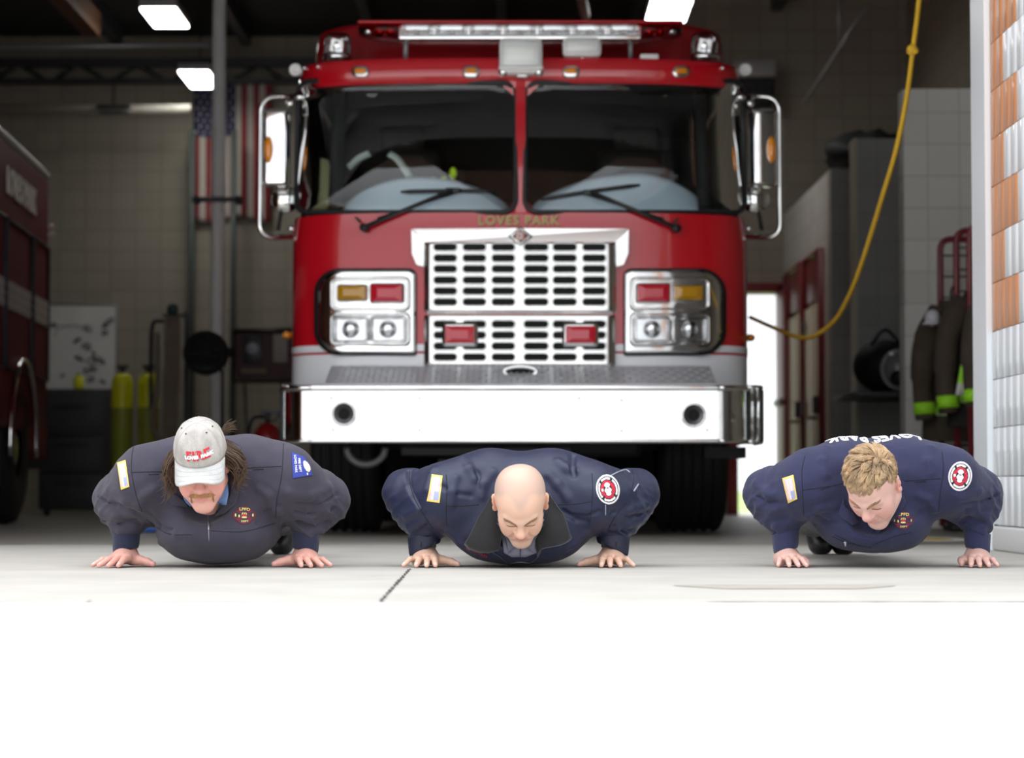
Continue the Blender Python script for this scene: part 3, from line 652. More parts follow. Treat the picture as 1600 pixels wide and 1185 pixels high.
WCAB = 1.245
def hw(z):            # half width of the cab at height z
    return np.interp(z, [.5, 1.60, 1.75, 2.40, 2.52, 2.62, 2.8], [1.25, 1.25, 1.238, 1.225, 1.225, 1.205, 1.18])
def yfront(z):        # front plane on the centre line
    return np.interp(z, [.5, 1.70, 1.76, 2.42, 2.47, 2.56, 2.60, 2.66, 2.80], [12.84, 12.84, 12.855, 13.0, 12.955, 12.97, 13.0, 13.06, 13.12])
def ysurf(x, z):
    q = min(abs(x - XC) / hw(z), .9995)
    return float(yfront(z)) + .50 * (1 - (1 - q ** 3.3) ** (1 / 3.3))
def cpt(px, py, off=0.0):
    """cab surface point behind a picture point; off = distance in front of it"""
    Y = 12.9
    for _ in range(12):
        p = P(px, py, Y); Y = .5 * Y + .5 * ysurf(p.x, p.z)
    p = P(px, py, Y); e = .01
    gx = (ysurf(p.x + e, p.z) - ysurf(p.x - e, p.z)) / (2 * e); gz = (ysurf(p.x, p.z + e) - ysurf(p.x, p.z - e)) / (2 * e)
    n = Vector((gx, -1, gz)).normalized(); return p + n * off
def rrp(x0, x1, y0, y1, r, n=6):                 # rounded rectangle, picture orientation, counter-clockwise seen from the front
    return [(a, -b) for a, b in rrect(x0, x1, -y1, -y0, r, n)]
def plate(b, poly, off, rings=8, mi=0, edge=0.0):
    """star-shaped patch lying on the cab skin"""
    cx = sum(p[0] for p in poly) / len(poly); cy = sum(p[1] for p in poly) / len(poly); n = len(poly); V = [cpt(cx, cy, off)]; Fc = []
    ks = [(i + 1) / rings for i in range(rings)]
    for k in ks: V += [cpt(cx + (x - cx) * k, cy + (y - cy) * k, off) for x, y in poly]
    if edge: V += [cpt(x, y, off - edge) for x, y in poly]
    Fc += [(0, 1 + i, 1 + (i + 1) % n) for i in range(n)]
    for r in range(rings - 1 + (1 if edge else 0)):
        a = 1 + r * n; Fc += [(a + i, a + n + i, a + n + (i + 1) % n, a + (i + 1) % n) for i in range(n)]
    return b.add(V, Fc, mi, True)
def rim(b, poly, off, r, mi=0, n=6): return b.tube([cpt(x, y, off) for x, y in poly], r, n, mi, closed=True)
def pbox(b, px0, px1, py0, py1, yf, depth, bev=.0, mi=0):
    x0, x1, z0, z1 = PX(px0, yf), PX(px1, yf), PZ(py1, yf), PZ(py0, yf)
    return b.box(((x0 + x1) / 2, yf + depth / 2, (z0 + z1) / 2), (x1 - x0, depth, z1 - z0), bev=bev, mi=mi)

# ---- cab shell, lower body
ZW0 = PZ(334, 12.9); ZS = PZ(549, 12.9); ZB = .60
def skin(zs, ns=64):
    g = MB(); rows = []
    for z in zs:
        h = float(hw(z)); row = [(XC - h, 16.2, z), (XC - h, 14.2, z)]
        for i in range(ns + 1):
            a = -1 + 2 * i / ns; q = math.copysign(1 - (1 - abs(a)) ** 1.6, a); q = max(-.9995, min(.9995, q)); x = XC + q * h; row.append((x, ysurf(x, z), z))
        row += [(XC + h, 14.2, z), (XC + h, 16.2, z)]; rows.append(row)
    n = len(rows[0]); V = [p for r_ in rows for p in r_]
    g.add(V, [(j * n + i, j * n + i + 1, (j + 1) * n + i + 1, (j + 1) * n + i) for j in range(len(rows) - 1) for i in range(n - 1)], 0, True); return g
body = skin(list(np.linspace(ZS, ZW0, 14))).build('cab_body', M_red, eng)
skin(list(np.linspace(ZB, ZS, 6))).build('lower_panel', M_wht, eng)
zA, zB_ = PZ(549, 12.9), PZ(539, 12.9)
g = skin([zA, zB_]); g.v = [(v[0] + math.copysign(.003, v[0] - XC) if v[1] > 13.2 else v[0], v[1] - .003, v[2]) for v in g.v]; g.build('white_stripe', M_wht, body)
g = skin([PZ(553.5, 12.9), PZ(550, 12.9)]); g.v = [(v[0] + math.copysign(.003, v[0] - XC) if v[1] > 13.2 else v[0], v[1] - .003, v[2]) for v in g.v]; g.build('red_line', M_stripe, body)
# brow, roof
brow = skin([PZ(131, 13.0), PZ(124, 13.0), PZ(110, 13.0), PZ(101, 13.0), PZ(96, 13.0), PZ(94, 13.05)]); brow.build('brow_panel', M_red, eng)
roof = MB(); zr0 = PZ(95, 13.05)
roof.add(*(lambda V: (V, [(i, i + 1, i + 1 + 23, i + 23) for i in range(22)]))([p for y0 in (13.0, 16.2) for p in [(XC - 1.2 + 2.4 * i / 22, y0 + (.45 * abs(-1 + i / 11) ** 4 if y0 < 14 else 0), zr0) for i in range(23)]]))
# raised rear roof: rounded box set back from the brow
def rr(u, v):
    h = 1.17; zt = PZ(52, 13.75); z = zr0 + (zt - zr0) * min(1, v * 1.35); a = -1 + 2 * u; q = math.copysign(1 - (1 - abs(a)) ** 1.8, a)
    hx = h * (1 - .035 * v ** 3); inset = 0 if v < .74 else (v - .74) / .26
    x = XC + q * hx * (1 - .6 * inset ** 2); y = 13.45 + .4 * (1 - (1 - min(.999, abs(q)) ** 4) ** .25) + inset ** 1.3 * .5 + .12 * v
    return Vector((x, y, z + .05 * (1 - abs(q) ** 6) * v))
roof.grid(rr, 48, 14)
roof.box((XC, 15.2, (zr0 + PZ(56, 13.75)) / 2), (2.30, 2.2, PZ(56, 13.75) - zr0), bev=.12, seg=5)
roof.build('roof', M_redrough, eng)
# centre pillar, corner posts, rear wall and floor of the cab
cp = MB(); cp.add([cpt(806, 333, .002), cpt(821, 333, .002), cpt(821, 127, .002), cpt(806, 127, .002)], [(0, 1, 2, 3)])
cp.add([cpt(x, y, .001) for x, y in ((780, 127), (848, 127), (825, 150), (802, 150))], [(0, 1, 2, 3)]); cp.add([cpt(x, y, .001) for x, y in ((790, 334), (838, 334), (822, 312), (805, 312))], [(0, 1, 2, 3)])
cp.build('centre_pillar', M_red, eng, solid=.012)
for s in (-1, 1):
    b = MB()
    b.cyl((XC + s * 1.02, 13.25, ZW0), (XC + s * 1.0, 13.38, 2.46), .035, n=10)
    b.box((XC + s * 1.20, 14.05, 2.1), (.05, .18, .85)); b.build('corner_post', M_int, eng)
    gl = MB(); gl.add([(XC + s * 1.232, 13.55, ZW0), (XC + s * 1.232, 14.0, ZW0), (XC + s * 1.222, 14.0, 2.44), (XC + s * 1.222, 13.55, 2.44)], [(0, 1, 2, 3)]); gl.build('side_glass', M_glass, eng)
b = MB(); b.box((XC, 15.4, 1.9), (2.4, .08, 1.4)); b.box((XC, 14.2, 1.2), (2.3, 2.2, .08)); b.box((XC, 14.4, 2.50), (2.3, 2.0, .04))
b.box((XC - 1.21, 14.9, 2.0), (.04, 1.2, 1.0)); b.box((XC + 1.21, 14.9, 2.0), (.04, 1.2, 1.0)); b.build('cab_lining', M_int, eng)
# dash: dark shelf plus two pale arched sheets, sky reflections put in as colour
b = MB(); b.box((XC, 13.32, 1.60), (2.1, .55, .2), bev=.05); b.build('dashboard', M_int, eng)
def reflection_arc(px0, px1, py_top, peak, name):
    """arched pale sheet standing in for reflected sky, close behind the glass, in picture columns px0..px1"""
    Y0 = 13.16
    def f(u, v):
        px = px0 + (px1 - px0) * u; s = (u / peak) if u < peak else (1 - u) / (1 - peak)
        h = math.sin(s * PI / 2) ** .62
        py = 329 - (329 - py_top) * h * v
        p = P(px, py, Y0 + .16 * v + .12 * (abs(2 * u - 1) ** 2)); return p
    g = MB(); g.grid(f, 30, 8); return g.build(name, M_skyrefl, eng, solid=.006)
reflection_arc(535, 797, 277, .45, 'sky_reflection_arc'); reflection_arc(829, 1102, 272, .62, 'sky_reflection_arc')
sw = MB(); sc_ = Vector((XC + .62, 13.62, 1.86)); Ms = Euler((R(55), 0, 0)).to_matrix()
sw.tube([sc_ + Ms @ Vector((.23 * math.cos(a), .23 * math.sin(a), 0)) for a in np.linspace(0, 2 * PI, 40)[:-1]], .018, 8, closed=True)
for a in (0, 2.1, 4.2): sw.cyl(sc_, sc_ + Ms @ Vector((.22 * math.cos(a), .22 * math.sin(a), 0)), .014, n=6)
sw.build('steering_wheel', M_gasket, eng)
for sx in (-.72, .72):
    st = MB(); st.box((XC + sx, 14.45, 1.55), (.52, .5, .16), bev=.05); st.box((XC + sx, 14.72, 1.95), (.50, .14, .75), (-.12, 0, 0), bev=.05); st.box((XC + sx, 14.78, 2.38), (.28, .1, .18), bev=.04); st.build('seat', mat('seat_dark', (.022, .021, .02), .8) if sx < 0 else bpy.data.materials['seat_dark'], eng)
eq = MB(); eq.box((XC, 14.5, 1.65), (.75, 1.2, .55), bev=.12, seg=4); eq.build('engine_cover', mat('cover_brown', (.035, .028, .022), .7), eng)
# gear lying inside behind the left glass
yv = 13.32
b = MB().box((PX(490, yv), 13.62, PZ(288, 13.6)), (.13, .10, .30), bev=.04); tag(b.build('tan_pad', mat('pad_tan', (.55, .52, .28), .8)), 'yellowish tan pad behind the left corner of the windshield', 'pad')
b = MB(); b.tube(smooth_path([P(545, 262, 13.5), P(560, 248, 13.52), P(577, 240, 13.5)]), .02, 8, flat=.4); tag(b.build('white_strap', mat('strap_white', (.68, .74, .70), .6)), 'short white strap behind the left windshield', 'strap')
b = MB(); b.tube(smooth_path([P(608, 240, 13.5), P(622, 250, 13.5), P(640, 276, 13.46)]), .025, 8, flat=.4); tag(b.build('pale_hose_nozzle', bpy.data.materials['strap_white']), 'pale nozzle shape leaning behind the left windshield', 'nozzle')
t = thing('safety_vest', 'bright lime safety vest heaped on the dash behind the left windshield', 'vest', P(690, 275, 13.5))
M_vest = mat('vest_lime', (.70, .95, .03), .6)
g = MB(); g.grid(lambda u, v: P(650 + 75 * u, 296 - 26 * v - 4 * math.sin(u * 9), 13.44 + .14 * v + .02 * math.sin(u * 13)), 20, 8); g.build('vest_cloth', mat('vest_dark', (.03, .03, .028), .8), t, solid=.01)
for (a, b_) in ((656, 662), (672, 681), (688, 698)):
    MB().add([P(a, 293, 13.40), P(b_, 293, 13.40), P(b_ - 1, 277, 13.43), P(a + 2, 277, 13.43)], [(0, 1, 2, 3)]).build('reflective_band', M_vest, t, solid=.006)
MB().ell(P(708, 271, 13.42), (.022, .02, .035), 8).build('vest_collar', M_vest, t)

# ---- windshields
WL = rrp(466, 806, 127, 333, (16, 20, 22, 22)); WR = rrp(820, 1161, 127, 333, (20, 16, 22, 22))
for poly in (WL, WR):
    g = MB(); plate(g, poly, .008, 14); wd_ = g.build('windshield', M_glass, eng)
    g = MB(); rim(g, poly, .012, .014, n=8); g.build('rubber_gasket', M_gasket, wd_)
# wipers
def wiper(piv, mid, tip0, tip1, off=.05):
    t = MB(); t.tube([cpt(*piv, .02), cpt(*piv, .05), cpt(*mid, .05)], .012, 8); t.cyl(cpt(*piv, .0), cpt(*piv, .06), .022, n=14); t.tube([cpt(piv[0] + (20 if piv[0] < 800 else -20), piv[1] - 14, .045), cpt(mid[0] + (14 if piv[0] < 800 else -14), mid[1] + 1, .045)], .006, 6)
    w_ = t.build('wiper_arm', M_gasket, eng)
    k = 10; b = MB(); b.tube([cpt(tip0[0] + (tip1[0] - tip0[0]) * i / k, tip0[1] + (tip1[1] - tip0[1]) * i / k + (-1.2 * math.sin(PI * i / k)), .028) for i in range(k + 1)], [.006] + [.012] * (k - 1) + [.006], 6)
    b.box(cpt(*mid, .04), (.08, .03, .03), bev=.008); b.build('wiper_blade', M_gasket, w_)
wiper((572, 357), (708, 302), (627, 303), (772, 302)); wiper((1054, 358), (922, 305), (845, 315), (999, 292))
for px_, py_, d_ in ((556, 340, 1), (1058, 342, -1)): MB().tube(smooth_path([cpt(px_, py_, .0), cpt(px_ + 3 * d_, py_ + 2, .03), cpt(px_ + 8 * d_, py_ + 8, .02)]), .006, 6).build('washer_nozzle', M_gasket, eng)
# lettering under the glass
v_, f_ = text_mesh('LOVES PARK', .066, .0022, .0, 1.2); b = MB(); 
for dx_, dz_, of, mi_ in ((.003, -.003, .004, 1), (0, 0, .007, 0)): b.add([cpt(810 + (p[0] + dx_) * 294, 345.5 - (p[1] + dz_) * 294, of) for p in v_], f_, mi_)
b.build('name_lettering', [M_gold, M_void], eng, recalc=False)
# marker lights on the brow
for px_ in (564, 736, 816, 892, 1063):
    g = MB(); plate(g, rrp(px_ - 13, px_ + 13, 105, 121, 7.5), .018, 3, edge=.018); o = g.build('marker_light', M_brush, eng)
    g = MB(); plate(g, rrp(px_ - 8.5, px_ + 8.5, 109, 116.5, 3), .026, 3, edge=.01); g.build('amber_lens', M_amb, o)
# ---- roof equipment
def beacon(px):
    Y = 13.25; c = Vector((PX(px, Y), Y, PZ(95, Y)))
    o = MB().lathe([(0, 0), (.085, 0), (.085, .02), (.078, .035), (0, .035)], c, n=32).build('beacon', M_poly, eng)
    MB().lathe([(.074, .03), (.076, .10), (.070, .135), (.05, .152), (0, .156)], c, n=32).build('beacon_dome', M_clear, o)
    b = MB(); b.lathe([(.03, .03), (.045, .07), (.05, .10), (.02, .125), (0, .13)], c, n=8); b.box(c + Vector((.0, -.03, .08)), (.07, .02, .07), (.3, .2, 0)); b.box(c + Vector((.02, .02, .09)), (.02, .07, .06), (0, .4, 0)); b.build('beacon_reflector', M_chrome, o)
beacon(525); beacon(1103)
yl = 13.12
lb = MB(); pbox(lb, 556, 1070, 31, 36, yl, .30, .012); lb_o = lb.build('light_bar', M_red, eng)
b = MB(); pbox(b, 622, 1003, 54, 61, yl - .02, .32, .004); b.build('bar_base', M_poly, lb_o)
b = MB(); pbox(b, 622, 1003, 35, 55, yl + .14, .1); b.build('bar_backing', M_brush, lb_o)
for k in range(7):
    a = 625 + k * 54.2; m_ = MB(); pbox(m_, a, a + 50, 36, 53, yl + .02, .05, .008); m_.build('light_module', M_clear, lb_o)
    b = MB()
    for q in (5, 22, 28, 45):
        b.ell(P(a + q, 49.5, yl + .045), (.012, .012, .011), 8)
    b.build('module_leds', M_poly, lb_o)
    b = MB(); pbox(b, a + 6, a + 44, 38, 47, yl + .075, .03, .004); b.build('module_reflector', M_poly if k % 2 else M_brush, lb_o)
for s, (a, b_) in ((-1, (555, 621)), (1, (1004, 1071))):
    def cap(u, v, a=a, b_=b_, s=s):
        an = PI * u; px = (a + (b_ - a) * (1 - math.sin(an / 2 + 0) * 1.0)) if s < 0 else (b_ - (b_ - a) * (1 - math.sin(an / 2)))
        return Vector((0, 0, 0))
    x_in, x_out = (PX(b_, yl), PX(a, yl)) if s < 0 else (PX(a, yl), PX(b_, yl)); zc, hz = PZ(44.5, yl), (PZ(31, yl) - PZ(58, yl)) / 2
    g = MB(); g.grid(lambda u, v: Vector((x_in + (x_out - x_in) * math.sin(v * PI / 2), yl + .15 - .15 * math.cos(2 * PI * u) * (math.cos(v * PI / 2) ** .7 if v < 1 else 0), zc + hz * math.sin(2 * PI * u) * (.35 + .65 * math.cos(v * PI / 2)) + hz * .25 * v)), 28, 10)
    o = g.build('end_lens', glass_mat('red_lens', (.75, .06, .08), 2.0) if s < 0 else bpy.data.materials['red_lens'], lb_o)
    b = MB()
    for q in (.2, .45, .72): b.ell(Vector((x_in + (x_out - x_in) * q, yl + .07, zc - .004)), (.03, .03, .026), 8)
    b.build('rotator_lamp', M_poly, o)
for px_ in (634, 985): b = MB(); b.cyl(P(px_, 61, 13.2), P(px_, 94, 13.2), .014, n=8); b.build('bar_strut', M_pipe, lb_o)
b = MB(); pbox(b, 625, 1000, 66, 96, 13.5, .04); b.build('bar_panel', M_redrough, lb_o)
# flood lights
def flood(px0, px1, py0, py1, Y, big):
    b = MB(); pbox(b, px0, px1, py0, py1, Y, .13, .025); o = b.build('flood_light', M_lampw, eng)
    b = MB(); pbox(b, px0 + 5, px1 - 5, py0 + 5, py1 - (12 if big else 6), Y - .012, .02, .004); b.build('flood_lens', M_clear, o)
    b = MB(); pbox(b, px0 + 12, px1 - 12, py0 + 13, py1 - (20 if big else 12), Y - .004, .01, .003); b.build('lamp_tube', mat('lamp_face', (.95, .95, .88), .2) if big else bpy.data.materials['lamp_face'], o)
    if big:
        b = MB(); pbox(b, px0 - 1, px1 + 1, py1 - 12, py1 - 6, Y - .014, .15, .01); b.build('frame_bar', M_lampw, o)
        for q in (px0 + 6, px1 - 6): b = MB(); b.ell(P(q, py1 - 1, Y + .03), (.025, .025, .025), 8); b.build('pivot_knob', M_poly, o)
    b = MB(); b.cyl(P((px0 + px1) / 2, py1 - 4, Y + .08), P((px0 + px1) / 2, 97, Y + .08), .022, n=12); b.build('mount_post', M_poly, o)
flood(780, 848, 58, 118 if False else 114, 12.86, True); flood(880, 941, 57, 87, 12.95, False)
b = MB(); pbox(b, 1002, 1031, 84, 96, 13.05, .08, .008); b.build('roof_sensor', M_lampw, eng)
# white air horn tips beside the brow
for s, px_ in ((-1, 463), (1, 1163)):
    b = MB(); c = P(px_, 112, 13.55); b.lathe([(.0, .16), (.010, .16), (.014, .06), (.036, 0), (.032, -.004), (.0, .03)], c + Vector((0, -.06, 0)), '-y', 20); b.build('air_horn', M_lampw, eng)
for px_, py_ in ((477, 107), (498, 105), (1128, 107)): b = MB(); b.ell(cpt(px_, py_, .005), (.012, .012, .012), 8); b.build('grab_bolt', M_poly, eng)

# ---- mirrors
def mirror(s):
    Y = 13.3
    def q(dx, py, dy=0): return P(812.5 + s * dx, py, Y + dy)
    b = MB(); b.tube(bend_path([q(338, 150, .1), q(405, 152), q(407, 372), q(345, 370, .1)], .085, 8), .0145, 12)
    o = b.build('mirror_frame', M_poly, eng)
    b = MB(); b.tube([q(395, 186), q(405, 186)], .012, 8); b.tube([q(398, 286), q(405, 286)], .012, 8)
    for dx, py in ((360, 162), (357, 358), (345, 152), (345, 371)): b.ell(q(dx, py), (.022, .022, .022), 8)
    b.cyl(q(362, 150), q(362, 168), .009, n=8); b.build('mirror_bracket', M_poly, o)
    b = MB(); c = q(381, 232, -.02); b.box(c, (.138, .09, .43), (0, 0, s * .12), bev=.025, seg=4); h = b.build('mirror_head', M_poly, o)
    b = MB(); c2 = q(374, 232, .045); b.box(c2, (.12, .008, .4), (0, 0, s * .12), bev=.003); b.build('mirror_glass', M_dkglass, h)
    b = MB(); b.ell(q(393, 234, -.06), (.026, .03, .075), 12); b.build('amber_marker', M_amb, h)
    b = MB(); c = q(368, 312); b.lathe([(0, -.10), (.04, -.085), (.068, -.05), (.078, 0), (.07, .01), (0, .015)], c, 'y' if True else 'z', 28); b.build('convex_mirror', M_poly, h)
    b = MB(); b.cyl(q(372, 326), q(378, 360), .012, n=8); b.build('mirror_stem', M_iron, h)
mirror(-1); mirror(1)

# ---- grille
gr = MB()
plate(gr, rrp(664, 961, 379, 490, 5), .045, 10, edge=.045)
for s in (-1, 1):
    def qx(x): return 812.5 + s * x
    wing = [(qx(148), 379), (qx(168), 360), (qx(167), 398), (qx(160), 415), (qx(149), 418)]
    gr.add([cpt(x, y, .055) for x, y in wing] + [cpt(x, y, 0.0) for x, y in wing], [(0, 1, 2, 3, 4)] + [(i, (i + 1) % 5, 5 + (i + 1) % 5, 5 + i) for i in range(5)])
top = [(646, 359), (800, 358), (825, 358), (979, 359), (960, 380), (664, 380)]
gr.add([cpt(x, y, .035 if y < 370 else .05) for x, y in top], [tuple(range(6))])
gro = gr.build('grille', M_brush, eng)
g = MB(); plate(g, rrp(664, 960, 493, 573, 4), .045, 10, edge=.045); gro2 = g.build('lower_grille', M_brush, eng)
b = MB()
cols = [(678, 715), (723, 760), (768, 805), (818, 857), (863, 901), (909, 946)]
def slots(par, rows, skip=()):
    for r_, yc in enumerate(rows):
        for k, (a, c) in enumerate(cols):
            if (r_, k) in skip: continue
            g = MB(); plate(g, rrp(a, c, yc - 5.6, yc + 5.6, 5.4, 5), .0475, 2); g.build('slot', M_void, par)
            rm = MB(); rim(rm, rrp(a, c, yc - 5.8, yc + 5.8, 5.4, 5), .047, .0032, n=5); rmo = rm
            rm.build('slot_rim', M_brush, par)
def slots2(par, rows):
    g = MB(); rm = MB()
    for yc in rows:
        for a, c in cols:
            plate(g, rrp(a, c, yc - 5.7, yc + 5.7, 5.5, 5), .0472, 2); rim(rm, rrp(a, c, yc - 6.1, yc + 6.1, 5.8, 5), .0465, .0045, n=5)
    g.build('slot_openings', M_void, par); rm.build('slot_rims', M_brush, par)
slots2(gro, (387.6, 404.7, 421.5, 439, 456, 473)); slots2(gro2, (507.6, 524.7, 541.8, 559))
# emblem
g = MB(); plate(g, [(813, 356), (832, 371), (813, 386), (794, 371)], .062, 3, edge=.02); o = g.build('grille_emblem', M_brush, gro)
g = MB(); plate(g, [(813, 360.5), (826.5, 371), (813, 381.5), (799.5, 371)], .066, 2, edge=.004); g.build('emblem_field', M_void, o)
g = MB(); plate(g, [(813 + 8.6 * math.cos(a), 371 + 7.6 * math.sin(a)) for a in np.linspace(0, 2 * PI, 20)[:-1]], .069, 2, edge=.004); g.build('emblem_disc', mat('emblem_red', (.55, .12, .10), .4), o)
g = MB(); g.tube([cpt(813 + 5 * math.cos(a), 371 + 4.5 * math.sin(a), .072) for a in np.linspace(.7, 5.6, 16)], .005, 6); g.tube([cpt(812, 371, .072), cpt(818, 371, .072)], .005, 6); g.build('emblem_letter', M_lampw, o)
def warn(b_par, x0, x1, y0, y1, off, lens, bez=5):
    g = MB(); plate(g, rrp(x0 - bez, x1 + bez, y0 - bez, y1 + bez, 5), off, 3, edge=off * .5); o = g.build('warning_light', M_brush, b_par)
    cx, cy = (x0 + x1) / 2, (y0 + y1) / 2; g = MB()
    # pillow-cut lens: raised pyramid with flat top
    o_ = [(x0, y1), (x1, y1), (x1, y0), (x0, y0)]; i_ = [(cx + (x - cx) * .55, cy + (y - cy) * .5) for x, y in o_]
    V = [cpt(x, y, off + .004) for x, y in o_] + [cpt(x, y, off + .022) for x, y in o_] + [cpt(x, y, off + .034) for x, y in i_]
    g.add(V, [(i, (i + 1) % 4, 4 + (i + 1) % 4, 4 + i) for i in range(4)] + [(4 + i, 4 + (i + 1) % 4, 8 + (i + 1) % 4, 8 + i) for i in range(4)] + [(8, 9, 10, 11)]); g.build('warning_lens', lens, o, bevel=.004)
warn(gro2, 697, 742, 511, 538, .075, M_lred); warn(gro2, 883, 929, 511, 538, .075, M_lred)

# ---- headlamp clusters
def cluster(s):
    def X(a): return a if s < 0 else 1625 - a
    def pl(pts): return pts if s < 0 else list(reversed([(1625 - x, y) for x, y in pts]))
    out = pl(rrp(494, 651, 420, 556, (40, 3, 12, 40), 8)); g = MB(); plate(g, out, .022, 12, edge=.022)
    o = g.build('headlamp_bezel', M_gasket, eng)
    g = MB(); plate(g, pl(rrp(502, 649, 423, 553, (36, 3, 10, 36), 8)), .030, 14, edge=.008); bz = g.build('bezel_face', M_poly, o)
    # upper housing
    for (y0, y1) in ((437, 484), (492, 539)):
        g = MB(); rim(g, pl(rrp(522, 639, y0, y1, 8)), .036, .009, n=8); g.build('housing_rim', M_poly, bz)
        g = MB(); rim(g, pl(rrp(519.5, 641.5, y0 - 2.5, y1 + 2.5, 9)), .031, .0035, n=6); g.build('seam_line', M_gasket, bz)
        g = MB(); plate(g, pl(rrp(524, 637, y0 + 2, y1 - 2, 7)), .033, 6); g.build('housing_plate', M_brush, bz)
    a0, a1 = sorted((X(534), X(575))); r0, r1 = sorted((X(583), X(631)))
    warn(bz, a0, a1, 448, 470, .045, M_lamb, 2.5); warn(bz, r0, r1, 446, 473, .045, M_lred, 2.5)
    for (q0, q1) in ((527, 577), (583, 634)):
        x0, x1 = sorted((X(q0), X(q1)))
        g = MB(); plate(g, rrp(x0, x1, 497, 534, 4), .036, 5); hl = g.build('headlamp', M_poly, bz)
        cx = (x0 + x1) / 2; g = MB()
        c = cpt(cx, 515.5, .036); g.lathe([(.05, -.008), (.042, .012), (.02, .024), (0, .026)], c, 'y', 20, M=Euler((PI / 2, 0, 0)).to_matrix()); g.build('headlamp_bulb', M_chrome, hl)
        g = MB(); plate(g, rrp(x0, x1, 497, 534, 4), .066, 5, edge=.03); g.build('headlamp_lens', M_clear, hl)
        g = MB(); rim(g, rrp(x0, x1, 497, 534, 4), .06, .006, n=6); g.build('headlamp_rim', M_chrome, hl)
cluster(-1); cluster(1)
# side marker lamps
for px_, py_ in ((449, 524), (1172, 528)): b = MB(); b.ell(P(px_, py_, 13.5), (.03, .03, .022), 10); b.build('side_lamp', M_amb, eng)

# ---- bumper
yb0, yb1 = 12.27, 12.87
def bx(px): return PX(px, yb0)
zt, zb2 = PZ(603, yb0), PZ(693, yb0)
bm_ = MB(); xl, xr = bx(487), bx(1122)
bm_.box(((xl + xr) / 2, yb0 + .01, (PZ(611, yb0) + PZ(686, yb0)) / 2), (xr - xl, .02, PZ(611, yb0) - PZ(686, yb0)))
bump = bm_.build('bumper', M_poly, eng)
for s, xa in ((-1, xl), (1, xr)):
    xo = xa + s * .155
    b = MB(); b.grid(lambda u, v: Vector((xa + s * .155 * math.sin(u * PI / 2), yb0 + .012 + .16 * (1 - math.cos(u * PI / 2)), PZ(686, yb0) + (PZ(611, yb0) - PZ(686, yb0)) * v)), 14, 2); b.build('bumper_corner', M_poly, bump)
    b = MB(); b.box((xo - s * .005, yb0 + .42, (PZ(611, yb0) + PZ(686, yb0)) / 2), (.012, .52, PZ(611, yb0) - PZ(686, yb0))); b.build('bumper_side', M_poly, bump)
for nm, z0, z1 in (('bumper_top_lip', PZ(611, yb0), PZ(602, yb0)), ('bumper_bottom_lip', PZ(693, yb0), PZ(686, yb0))):
    b = MB(); b.box(((xl + xr) / 2, yb0 + .0, (z0 + z1) / 2), (xr - xl + .02, .05, z1 - z0), bev=.008)
    for s, xa in ((-1, xl), (1, xr)): b.tube([(xa + s * .165 * math.sin(u), yb0 + .17 * (1 - math.cos(u)), (z0 + z1) / 2) for u in np.linspace(0, PI / 2, 10)] + [(xa + s * .165, yb0 + .65, (z0 + z1) / 2)], (z1 - z0) / 2, 8)
    b.build(nm, M_poly, bump)
b = MB(); b.box(((xl + xr) / 2, yb0 + .33, PZ(606, yb0)), (xr - xl + .1, .60, .015)); b.build('bumper_deck', M_tread, bump)
# end trays: dark hose wells reaching past the bumper sides
for s in (-1, 1):
    xe = bx(430) if s < 0 else bx(1201); xi = bx(462) if s < 0 else bx(1163)
    b = MB(); b.box(((xe + xi) / 2, yb0 + .45, (zt + zb2) / 2), (abs(xe - xi), .5, abs(zt - zb2) - .02), bev=.01); o = b.build('side_tray', M_iron, bump)
    b = MB()
    for zz in (zt, zb2 + .01): b.tube(bend_path([(xi, yb0 + .2, zz), (xe - s * .01, yb0 + .2, zz), (xe, yb0 + .7, zz)], .06), .013, 8)
    for xx in (xe - s * .03, (xe + xi) / 2): b.cyl((xx, yb0 + .2, zt), (xx, yb0 + .2, zb2), .010, n=8)
    b.build('tray_rail', M_poly, o)
    if s > 0: b = MB(); b.lathe([(0, .02), (.03, .02), (.04, .005), (.042, 0)], (bx(1139), yb0 + .05, PZ(652, yb0)), 'y', 20); b.build('end_cap', M_poly, o)
# loud horns set in the bumper
for px_, py_ in ((537, 647), (1084, 649)):
    c = Vector((bx(px_), yb0, PZ(py_, yb0)))
    o = MB().lathe([(.062, 0), (.064, .014), (.056, .022), (.050, .014), (.046, -.02)], c, 'y', 36).build('siren_horn', M_poly, bump)
    MB().lathe([(.050, .012), (.036, .004), (.026, -.0)], c, 'y', 30).build('horn_bell', mat('horn_grey', (.12, .12, .13), .3, .7) if px_ < 800 else bpy.data.materials['horn_grey'], o)
    MB().lathe([(.028, .008), (.0, .008)], c, 'y', 24).build('horn_throat', M_void, o)
b = MB()
for px_, py_ in ((517, 622), (655, 622), (655, 672), (971, 625), (971, 673), (905, 622), (520, 672), (1105, 672)): b.ell((bx(px_), yb0 - .002, PZ(py_, yb0)), (.008, .004, .008), 8)
b.build('bumper_bolts', M_brush, bump)
v_, f_ = text_mesh('E-8', .19, .002, .0, 1.35); b = MB(); b.add([(bx(810) + p[0] * 1.18, yb0 - .004, PZ(645, yb0) + p[1]) for p in v_], f_); b.build('unit_lettering', mat('frosted_steel', (.88, .89, .93), .09, 1.0), bump, recalc=False)
